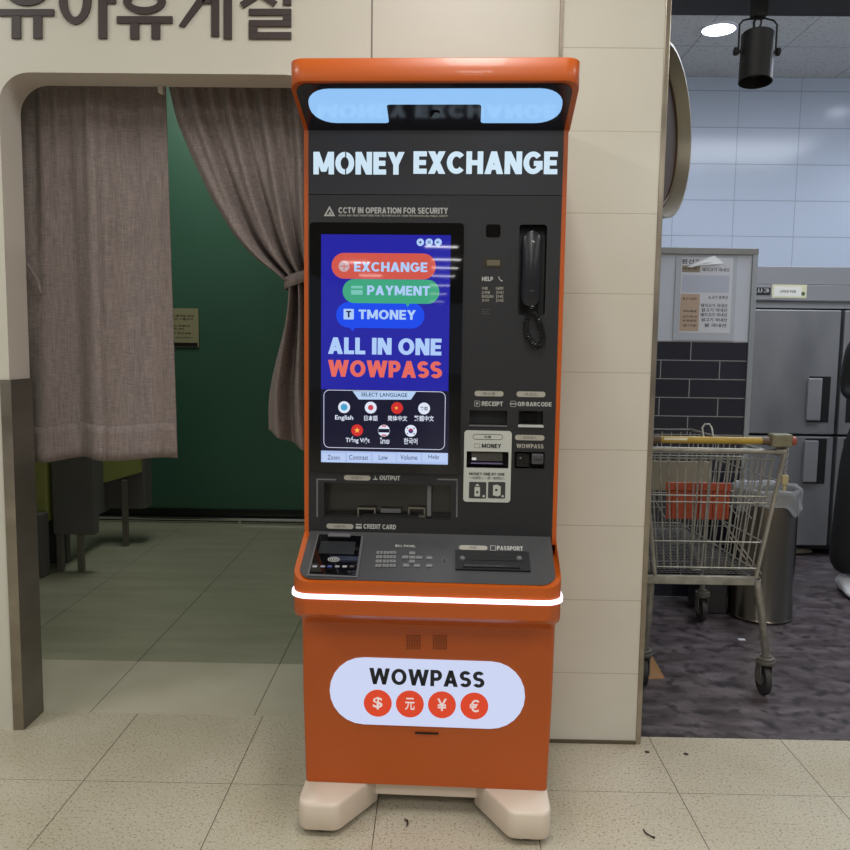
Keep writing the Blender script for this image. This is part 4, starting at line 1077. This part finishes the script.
for i in range(1, len(vs)-1): bm.faces.new((vs[0], vs[i], vs[i+1]))
o = link_mesh('torn_tape', bm, mat('tape_white', (226, 228, 232), .25), ms_); o.modifiers.new('t', 'SOLIDIFY').thickness = .001

# stainless fridge
fr_ = thing('refrigerator', 'large stainless steel four door kitchen refrigerator with black handle recesses', 'refrigerator', (2.6, 5.25, 0))
ox, oy = 2.6, 5.25
fst = mat('fridge_steel', (142, 142, 144), .42, .45, noise=(1.6, .78, 3, (3, 3, 1)))
fst2 = mat('fridge_top_steel', (152, 152, 154), .42, .45)
bm = bmesh.new(); bx(bm, 2.0-ox, 3.16-ox, .02, .78, .10, 1.872, .003); link_mesh('cabinet', bm, mat('fridge_gap', (22, 22, 24), .5, .3), fr_)
box('top_grille', 1.998-ox, 3.162-ox, -.005, .03, 1.762, 1.874, fst2, fr_, .002)
box('name_strip', 1.998-ox, 3.162-ox, -.022, .03, 1.655, 1.757, fst2, fr_, .002)
box('chrome_line', 1.998-ox, 3.162-ox, -.028, .02, 1.655, 1.664, chrome, fr_)
box('lower_rail', 1.998-ox, 3.162-ox, -.012, .03, 1.612, 1.653, fst2, fr_)
for (x0, x1, hs_) in ((2.012, 2.566, 1), (2.590, 3.150, -1)):
    for (z0, z1, hz) in ((.806, 1.600, (.885, 1.180)), (.075, .792, (.485, .785))):
        dd = box('door', x0-ox, x1-ox, -.045, .018, z0, z1, fst, fr_, .006)
        hx0, hx1 = (x1-.180, x1-.042) if hs_ > 0 else (x0+.042, x0+.180)
        bm = bmesh.new(); bx(bm, hx0-ox, hx1-ox, -.049, -.044, hz[0], min(hz[1], z1-.012), .002); link_mesh('handle_recess', bm, matte, dd)
        g0, g1 = (hx0-.012, hx1-.062) if hs_ > 0 else (hx0+.062, hx1+.012)
        bm = bmesh.new(); bx(bm, g0-ox, g1-ox, -.072, -.046, hz[0]+.012, min(hz[1], z1-.012)-.012, .006); link_mesh('handle', bm, fst2, dd)
for x in (2.06, 3.1):
    for y in (.06, .70):
        bm = bmesh.new(); lathe(bm, [(.018, .10), (.018, .02), (.026, .015), (.026, 0)], (x-ox, y, 0), 14); link_mesh('leg', bm, blackm, fr_)
box('kick_plate', 2.0-ox, 3.16-ox, .05, .07, .03, .10, blackm, fr_)
FF = Frame((0, -.022, 0), (1, 0, 0), (0, 0, 1), fr_)
q = rplate('name_plate', FF, (754, 287.5, 770.5, 295), .001, 0, .003, blackm, fr_)
tpx(FF, 'LU', (754.5, 288.5, 762, 292.5), .003, .001, pale, q, .02); 
vs, fs = glyphs('3', .0); tpx(FF, '3', (763.5, 288.5, 769, 292.5), .003, .001, pale, q, .015)
q = rplate('door_label', FF, (772, 284.5, 806.5, 298), .002, 0, .002, mat('label_yellow', (212, 208, 172), .5), fr_)
rplate('label_field', FF, (774, 286.5, 801.5, 296.5), .002, .002, .0005, mat('label_white', (226, 224, 214), .5), q)
tpx(FF, '신라본점 주방용', (779.5, 290, 796, 293), .0025, .0005, ik, q, .01)
cplate('label_picture', FF, 803, 293.8, 2.0, .002, .001, mat('label_green', (84, 96, 60), .6), q)

# trash can with bag
tc_ = thing('trash_can', 'tall round brushed steel trash can lined with a clear plastic bag', 'trash can', (1.662, 4.02, 0))
bm = bmesh.new(); lathe(bm, [(.152, 0), (.158, .012), (.153, .02), (.153, .64), (.157, .645), (.157, .66), (.149, .66), (.147, .06), (.0, .06)], seg=48, cap=False)
canm = mat('can_steel', (112, 106, 98), .26, 1, noise=(2, .8, 2, (1, 1, .2)))
smooth_by_angle(link_mesh('can_body', bm, canm, tc_))
bag = bpy.data.materials.new('clear_bag'); bag.use_nodes = True; nt = bag.node_tree; b = nt.nodes['Principled BSDF']
b.inputs['Base Color'].default_value = (.8, .82, .86, 1); b.inputs['Roughness'].default_value = .15; b.inputs['Alpha'].default_value = .24
bm = bmesh.new(); R = []
for j in range(9):
    ring = []
    for k in range(72):
        a = 2*PI*k/72
        wob = .006*math.sin(9*a+j*.9)+.005*math.sin(17*a-j)+random.uniform(-.002, .002)
        r, z = [(.143, .58), (.145, .62), (.148, .662), (.157, .670), (.162, .662), (.161, .64), (.161, .61), (.162, .59), (.163, .575)][j]
        if j > 2: r += abs(wob)
        if j == 8: z += .030*math.sin(3*a+1)+.012*math.sin(8*a)
        if j in (2, 3, 4): z += .005*math.sin(7*a)
        ring.append(bm.verts.new((r*math.cos(a), r*math.sin(a), z)))
    R.append(ring)
for A_, B_ in zip(R, R[1:]):
    for k in range(72): bm.faces.new((A_[k], A_[(k+1) % 72], B_[(k+1) % 72], B_[k]))
o = link_mesh('bin_bag', bm, bag, tc_); smooth_by_angle(o, 70); o['label'] = 'crumpled clear plastic bag folded over the rim'
tag(box('can_shade_block', 1.36, 1.50, 4.02, 4.22, 0, .30, mat('can_shade', (46, 42, 42), .4), None, .01), 'low dark block standing for the shade at the left of the steel trash can', 'box')  # dark block added for the shade on the left of the can

# ---- shopping trolley
ct = thing('shopping_cart', 'worn wire shopping cart with yellow handle, parked behind the tiled pillar', 'shopping cart', (1.03, 3.0, 0))
wire = mat('cart_wire', (160, 158, 150), .42, .5, noise=(30, .6, 3, (1, 1, 1)))
frame_m = mat('cart_frame', (158, 154, 144), .4, .5, noise=(20, .6, 3, (1, 1, 1)))
TOPZ, BOTZ = .945, .495
def section(s, z):      # half width and y of the basket side at depth s (0 rear .. 1 front), height z
    k = (z-BOTZ)/(TOPZ-BOTZ)
    half = (.205+.055*k)*(1-.22*s); return half
def yat(s, z):
    k = (z-BOTZ)/(TOPZ-BOTZ); return .0 + .02*(1-k) + s*(.84+.06*k)
def bpt(sx, s, z): return (sx*section(s, z), yat(s, z), z)
bm = bmesh.new()
for sx in (-1, 1):                                  # side walls
    for i in range(17):
        s = i/16; tube(bm, [bpt(sx, s, BOTZ), bpt(sx, s, TOPZ)], .0028, 5)
    for z in (BOTZ+.01, .62, .75, .86): tube(bm, [bpt(sx, 0, z), bpt(sx, 1, z)], .003, 5)
for i in range(10):                                  # front wall
    f = -1+2*i/9; tube(bm, [(f*section(1, BOTZ), yat(1, BOTZ), BOTZ), (f*section(1, TOPZ), yat(1, TOPZ), TOPZ)], .0024, 5)
for z in (BOTZ+.01, .65, .80): tube(bm, [bpt(-1, 1, z), bpt(1, 1, z)], .003, 5)
smooth_by_angle(link_mesh('basket', bm, wire, ct), 60)
bm = bmesh.new()                                     # dense floor mesh
for i in range(25):
    f = -1+2*i/24; tube(bm, [(f*section(0, BOTZ), yat(0, BOTZ), BOTZ), (f*section(1, BOTZ), yat(1, BOTZ), BOTZ)], .0018, 4)
for i in range(34):
    s = i/33; tube(bm, [bpt(-1, s, BOTZ+.002), bpt(1, s, BOTZ+.002)], .0018, 4)
smooth_by_angle(link_mesh('basket_floor', bm, mat('floor_wire', (84, 82, 78), .45, .5), ct), 60)
bm = bmesh.new(); tube(bm, [bpt(-1, 0, TOPZ), bpt(-1, 1, TOPZ), bpt(1, 1, TOPZ), bpt(1, 0, TOPZ)], .006, 8)
smooth_by_angle(link_mesh('basket_rim', bm, frame_m, ct), 60)
bm = bmesh.new()                                     # rear gate that faces us
for i in range(15):
    f = -.97+1.94*i/14; x_t = f*.232; x_b = f*.185
    tube(bm, [(x_t, -.004, .945), (x_b, .012, .515)], .0031, 5)
for z in (.94, .80, .775, .625, .525):
    k = (z-BOTZ)/(TOPZ-BOTZ); hw_ = .19+.045*k; tube(bm, [(-hw_, -.004, z), (hw_, -.004, z)], .0036 if z > .9 else .003, 5)
tube(bm, [(-.045, -.008, .935), (-.055, .004, .535), (-.048, .004, .515), (-.02, .004, .515), (-.014, .004, .535), (-.004, -.008, .935)], .004, 6)
smooth_by_angle(link_mesh('rear_gate', bm, wire, ct), 60)
bm = bmesh.new()                                     # lower tray rail and side braces
bx(bm, -.245, .185, -.006, .012, .458, .492, .003)
tube(bm, [(-.245, .0, .475), (-.20, .84, .475)], .009, 8); tube(bm, [(.185, .0, .475), (.165, .84, .475)], .009, 8); tube(bm, [(-.20, .84, .475), (.165, .84, .475)], .009, 8)
tube(bm, [(.06, .02, .70), (.215, .01, .50)], .003, 6); tube(bm, [(.09, .02, .64), (.215, .01, .475)], .003, 6)
smooth_by_angle(link_mesh('chassis', bm, frame_m, ct), 60)
bm = bmesh.new()                                     # uprights carrying the handle
for sx in (-1, 1): tube(bm, [(sx*.190, .0, .475), (sx*.255, -.03, .93), (sx*.258, -.035, .975)], .008, 10)
tube(bm, [(-.258, -.035, .965), (.235, -.035, .962)], .010, 10)
smooth_by_angle(link_mesh('handle_frame', bm, frame_m, ct), 60)
bm = bmesh.new(); tube(bm, [(-.205, -.045, 1.002), (.165, -.045, 1.003)], .0135, 14); g_ = smooth_by_angle(link_mesh('handle_grip', bm, mat('grip_yellow', (164, 134, 46), .4, noise=(25, .8, 3, (1, 1, 1))), ct), 60)
g_['label'] = 'scuffed yellow push handle'
bm = bmesh.new(); tube(bm, [(-.275, -.045, 1.002), (-.205, -.045, 1.002)], .0150, 14); tube(bm, [(.165, -.045, 1.003), (.20, -.045, 1.003)], .015, 14); smooth_by_angle(link_mesh('grip_collar', bm, mat('collar_brown', (84, 66, 44), .5), ct), 60)
HF = Frame((0, -.0585, 1.006), (1, 0, 0), (0, 0, 1), ct)
plate('handle_label', HF, rr_pts(-.195, -.004, -.11, .005, .001), -.001, .0018, mat('label_cream', (206, 198, 172), .5), g_)
bm = bmesh.new(); bx(bm, .195, .270, -.068, -.018, .982, 1.030, .006); lk = link_mesh('coin_lock', bm, mat('lock_olive', (112, 108, 84), .45, noise=(30, .7, 3, (1, 1, 1))), ct)
bm = bmesh.new(); lathe(bm, [(.016, .270), (.018, .276), (.016, .287)], (0, -.045, 1.004), 16, 'x'); link_mesh('end_cap', bm, mat('cap_red', (140, 56, 38), .4), lk)
bm = bmesh.new(); lathe(bm, [(.014, .225), (.014, .262)], (0, -.030, .964), 12, 'x'); link_mesh('lock_bolt', bm, frame_m, lk)
bm = bmesh.new()
for k in range(9):
    z = .975-.0115*k; x = .252-.0006*k; a = k % 2
    P = [(x+(.0042*math.cos(q*PI/4) if a else 0), -.072+(0 if a else .0042*math.cos(q*PI/4)), z+.008*math.sin(q*PI/4)) for q in range(8)]
    tube(bm, P, .0015, 5, True)
ch_ = smooth_by_angle(link_mesh('chain', bm, chrome, ct), 60)
bm = bmesh.new(); bx(bm, .234, .258, -.080, -.064, .845, .882, .004); bx(bm, .240, .252, -.076, -.070, .822, .846, .002); link_mesh('chain_key', bm, mat('key_tan', (150, 140, 104), .45), ch_)
bm = bmesh.new(); tube(bm, [(-.045, -.04, 1.012), (-.045, -.02, 1.045), (-.035, -.015, 1.058), (-.018, -.015, 1.058), (-.010, -.02, 1.045), (-.010, -.04, 1.012)], .0035, 7); smooth_by_angle(link_mesh('bag_hook', bm, wire, ct), 60)
# child seat: beige back board, orange flap
bm = bmesh.new(); bx(bm, -.165, .075, .20, .212, .78, .90, .003); link_mesh('seat_board', bm, mat('board_beige', (134, 128, 112), .6), ct)
bm = bmesh.new()
bx(bm, -.140, .093, .060, .070, .695, .835, .004); bx(bm, -.148, .100, .050, .062, .808, .840, .003)
for k in range(5): bx(bm, -.120+.052*k, -.112+.052*k, .054, .062, .70, .805)
o = link_mesh('seat_flap', bm, mat('flap_orange', (150, 62, 34), .45), ct); o['label'] = 'orange plastic child seat flap'
bm = bmesh.new()
for i in range(9):
    f = -1+.25*i; tube(bm, [(f*.19, .07, .70), (f*.19, .22, .74), (f*.20, .22, .92)], .0022, 5)
tube(bm, [(-.20, .22, .92), (.20, .22, .92)], .003, 5); tube(bm, [(-.19, .22, .78), (.19, .22, .78)], .003, 5)
smooth_by_angle(link_mesh('child_seat_frame', bm, wire, ct), 60)
# legs and casters
def caster(x, y, zt_, tilt_, R_=.062):
    o_ = bmesh.new()
    lathe(o_, [(.032, .128), (.036, .134), (.036, .142), (.030, .145), (.034, .148), (.034, .154), (.022, .156), (.022, .164)], (x, y, 0), 18)
    for s in (-1, 1):
        bx(o_, x+s*.022-.002, x+s*.022+.002, y-.014, y+.034, .05, .130)
    f = smooth_by_angle(link_mesh('caster', o_, mat('caster_dark', (104, 100, 92), .5, .3), ct))
    b_ = bmesh.new(); lathe(b_, [(.018, -.011), (R_-.012, -.012), (R_-.002, -.010), (R_, 0), (R_-.002, .010), (R_-.012, .012), (.018, .011)], (x, y+.012, R_), 32, 'x')
    smooth_by_angle(link_mesh('wheel', b_, mat('tyre_black', (44, 43, 42), .6), f))
    b_ = bmesh.new(); lathe(b_, [(.026, -.0135), (.026, .0135)], (x, y+.012, R_), 20, 'x'); link_mesh('hub', b_, mid, f)
for (x, y, tx, ty) in ((.270, .06, .195, .0), (-.188, .12, -.19, .05)):
    bm = bmesh.new(); tube(bm, [(tx, ty, .475), (tx+(x-tx)*.35, ty+.01, .36), (tx+(x-tx)*.85, y*.8, .21), (x, y, .158)], .014, 10)
    smooth_by_angle(link_mesh('leg', bm, frame_m, ct), 60); caster(x, y, .16, 0)
for x in (-.20, .30):
    bm = bmesh.new(); tube(bm, [(x*.55, .84, .475), (x*.9, .86, .30), (x, .90, .158)], .012, 10)
    smooth_by_angle(link_mesh('leg', bm, frame_m, ct), 60); caster(x, .90, .16, 0)

for o_ in list(ct.children):
    if o_.name.split('.')[0] in ('handle_grip', 'grip_collar', 'coin_lock', 'chain', 'bag_hook', 'handle_frame', 'basket_rim'): o_.location.z += .012
# cardboard wedge and a second wheel peeking past the pier
bm = bmesh.new()
prism(bm, [(.86, 3.185, .001), (.955, 3.20, .001), (.915, 3.28, .075), (.86, 3.27, .060)], (0, .006, .001))
tag(link_mesh('cardboard_scrap', bm, mat('cardboard', (150, 112, 74), .8)), 'brown cardboard scrap on the dark floor just behind the pillar', 'cardboard')
# litter
tag(box('paper_scrap', 1.425, 1.455, 3.65, 3.672, 0, .003, mat('paper_bit', (200, 200, 205), .6)), 'tiny white paper scrap on the dark kitchen floor', 'paper')
bm = bmesh.new(); tube(bm, [(.600, 2.150, .003), (.602, 2.132, .004), (.612, 2.118, .004), (.622, 2.112, .003)], [.002, .0022, .002, .0035], 6)
tag(smooth_by_angle(link_mesh('dry_twig', bm, mat('stem_brown', (50, 38, 30), .7))), 'dark curled dry stem on the tiles right of the kiosk', 'debris')
bm = bmesh.new(); tube(bm, [(-.072, 2.175, .003), (-.064, 2.165, .005), (-.062, 2.150, .004), (-.066, 2.138, .003)], [.0015, .003, .0025, .001], 6)
tag(smooth_by_angle(link_mesh('dry_leaf', bm, mat('stem_brown', (50, 38, 30), .7))), 'small dark curled leaf on the floor between the feet of the kiosk', 'debris')
for (x, y, lab) in ((.725, 2.593, 'dark round spot on the tile at the foot of the pillar'), (.852, 2.585, 'dark round spot on the tile farther right of the pillar')):
    bm = bmesh.new(); lathe(bm, [(.009, 0), (.007, .0015)], (x, y, 0), 12)
    tag(link_mesh('floor_screw', bm, mat('screw_dark', (58, 48, 40), .6)), lab, 'screw', 'dark screws in the floor')
# rag under the fridge
bm = bmesh.new()
bmesh.ops.create_uvsphere(bm, u_segments=20, v_segments=8, radius=1, matrix=Matrix.Translation((2.36, 5.28, .022)) @ Matrix.Diagonal((.15, .05, .022, 1)))
for v in bm.verts: v.co.z += .006*math.sin(v.co.x*60)*math.cos(v.co.y*80) if v.co.z > .01 else 0
tag(smooth_by_angle(link_mesh('floor_rag', bm, mat('rag_beige', (120, 112, 98), .9)), 80), 'crumpled beige rag on the floor under the refrigerator', 'rag')

# ---- person in black at the right edge
pr = thing('person', 'person in loose black clothes and white shoes standing before the refrigerator, mostly out of frame', 'person', (2.435, 4.42, 0), math.radians(-6))
def skin(name, verts, edges, m, parent, root=0, sub=2):
    me = bpy.data.meshes.new(name); me.from_pydata([v[:3] for v in verts], edges, []); me.materials.append(m)
    o = bpy.data.objects.new(name, me); C.objects.link(o); o.parent = parent
    md = o.modifiers.new('skin', 'SKIN'); md.use_smooth_shade = True
    for i, v in enumerate(verts):
        sv = me.skin_vertices[0].data[i]; r = v[3]; sv.radius = (r, v[4] if len(v) > 4 else r); sv.use_root = (i == root)
    s_ = o.modifiers.new('sub', 'SUBSURF'); s_.levels = s_.render_levels = sub
    return o
skinm = mat('skin_tone', (186, 142, 116), .5); cloth_b = mat('black_clothes', (16, 16, 18), .8)
V = [(0, 0, .92, .12, .095), (0, 0, 1.05, .125, .09), (0, 0, 1.22, .15, .10), (0, 0, 1.38, .13, .085), (0, 0, 1.46, .055), (0, -.01, 1.54, .05),
     (.17, 0, 1.38, .050), (.185, .02, 1.12, .042), (.10, -.19, 1.06, .034), (.055, -.235, 1.09, .030),
     (-.17, 0, 1.38, .050), (-.185, .02, 1.12, .042), (-.10, -.19, 1.06, .034), (-.055, -.235, 1.09, .030),
     (.105, 0, .84, .100), (.125, -.015, .48, .100), (.130, .01, .09, .105), (-.105, 0, .84, .100), (-.125, -.015, .48, .100), (-.130, .01, .09, .105)]
E_ = [(0, 1), (1, 2), (2, 3), (3, 4), (4, 5), (3, 6), (6, 7), (7, 8), (8, 9), (3, 10), (10, 11), (11, 12), (12, 13), (0, 14), (14, 15), (15, 16), (0, 17), (17, 18), (18, 19)]
skin('body', V, E_, cloth_b, pr)
bm = bmesh.new(); bmesh.ops.create_uvsphere(bm, u_segments=32, v_segments=24, radius=1)
for v in bm.verts:
    x, y, z = v.co
    jaw = 1-.28*max(0, -z)**1.4; face = 1+.10*max(0, -y)*max(0, -z)
    nose = .22*math.exp(-((x/.14)**2)-(((z+.12)/.20)**2)) if y < 0 else 0
    eye = .07*(math.exp(-(((x-.36)/.16)**2)-((z-.02)/.12)**2)+math.exp(-(((x+.36)/.16)**2)-((z-.02)/.12)**2)) if y < 0 else 0
    v.co = (x*.076*jaw, y*.096*face-(nose-eye)*.075, 1.625+z*.118)
hd = link_mesh('head', bm, skinm, pr, True)
bm = bmesh.new()
for s in (-1, 1):
    bmesh.ops.create_uvsphere(bm, u_segments=12, v_segments=8, radius=1, matrix=Matrix.Translation((s*.077, .008, 1.62)) @ Matrix.Diagonal((.010, .018, .030, 1)))
link_mesh('ears', bm, skinm, hd, True)
bm = bmesh.new(); bmesh.ops.create_uvsphere(bm, u_segments=28, v_segments=20, radius=1)
for v in list(bm.verts):
    x, y, z = v.co
    v.co = (x*.086, y*.104+.012, 1.645+z*.112 if z > -.3 or y > 0 else 1.645+max(z, -.05)*.112)
bmesh.ops.delete(bm, geom=[v for v in bm.verts if v.co.y < -.03 and v.co.z < 1.675], context='VERTS')
o = link_mesh('hair', bm, mat('hair_black', (18, 16, 16), .5), hd, True); o.modifiers.new('t', 'SOLIDIFY').thickness = .006
for s in (-1, 1):
    V = [(s*.060, -.230, 1.088, .026), (s*.035, -.262, 1.105, .030, .016), (s*.018, -.290, 1.118, .034, .014)]; E_ = [(0, 1), (1, 2)]
    skin('palm', V, E_, skinm, pr)
    for k, (dz, L) in enumerate(((.028, .062), (.010, .072), (-.008, .068), (-.025, .052))):
        b0 = (s*.020, -.288, 1.118+dz)
        skin('finger', [(*b0, .0085), (b0[0]-s*L*.10, b0[1]-L*.50, b0[2]+.004, .008), (b0[0]-s*L*.40, b0[1]-L*.78, b0[2]+.004, .0072), (b0[0]-s*L*.66, b0[1]-L*.70, b0[2]+.002, .0065)], [(0, 1), (1, 2), (2, 3)], skinm, pr, 0, 1)
    skin('thumb', [(s*.040, -.258, 1.128, .011), (s*.026, -.276, 1.158, .010), (s*.012, -.300, 1.172, .0085)], [(0, 1), (1, 2)], skinm, pr, 0, 1)
    bm = bmesh.new(); rings = []
    for i, (y, w2_, h) in enumerate(((.085, .030, .055), (.06, .040, .085), (.0, .042, .09), (-.06, .043, .065), (-.12, .047, .050), (-.165, .038, .040), (-.185, .016, .026))):
        rings.append([bm.verts.new((s*.128+w2_*math.cos(2*PI*k/14), y, .004+max(0, h*(.5+.5*math.sin(2*PI*k/14))))) for k in range(14)])
    for A_, B_ in zip(rings, rings[1:]):
        for k in range(14): bm.faces.new((A_[k], A_[(k+1) % 14], B_[(k+1) % 14], B_[k]))
    bm.faces.new(rings[0][::-1]); bm.faces.new(rings[-1])
    smooth_by_angle(link_mesh('shoe', bm, mat('shoe_white', (210, 210, 214), .5), pr), 60)
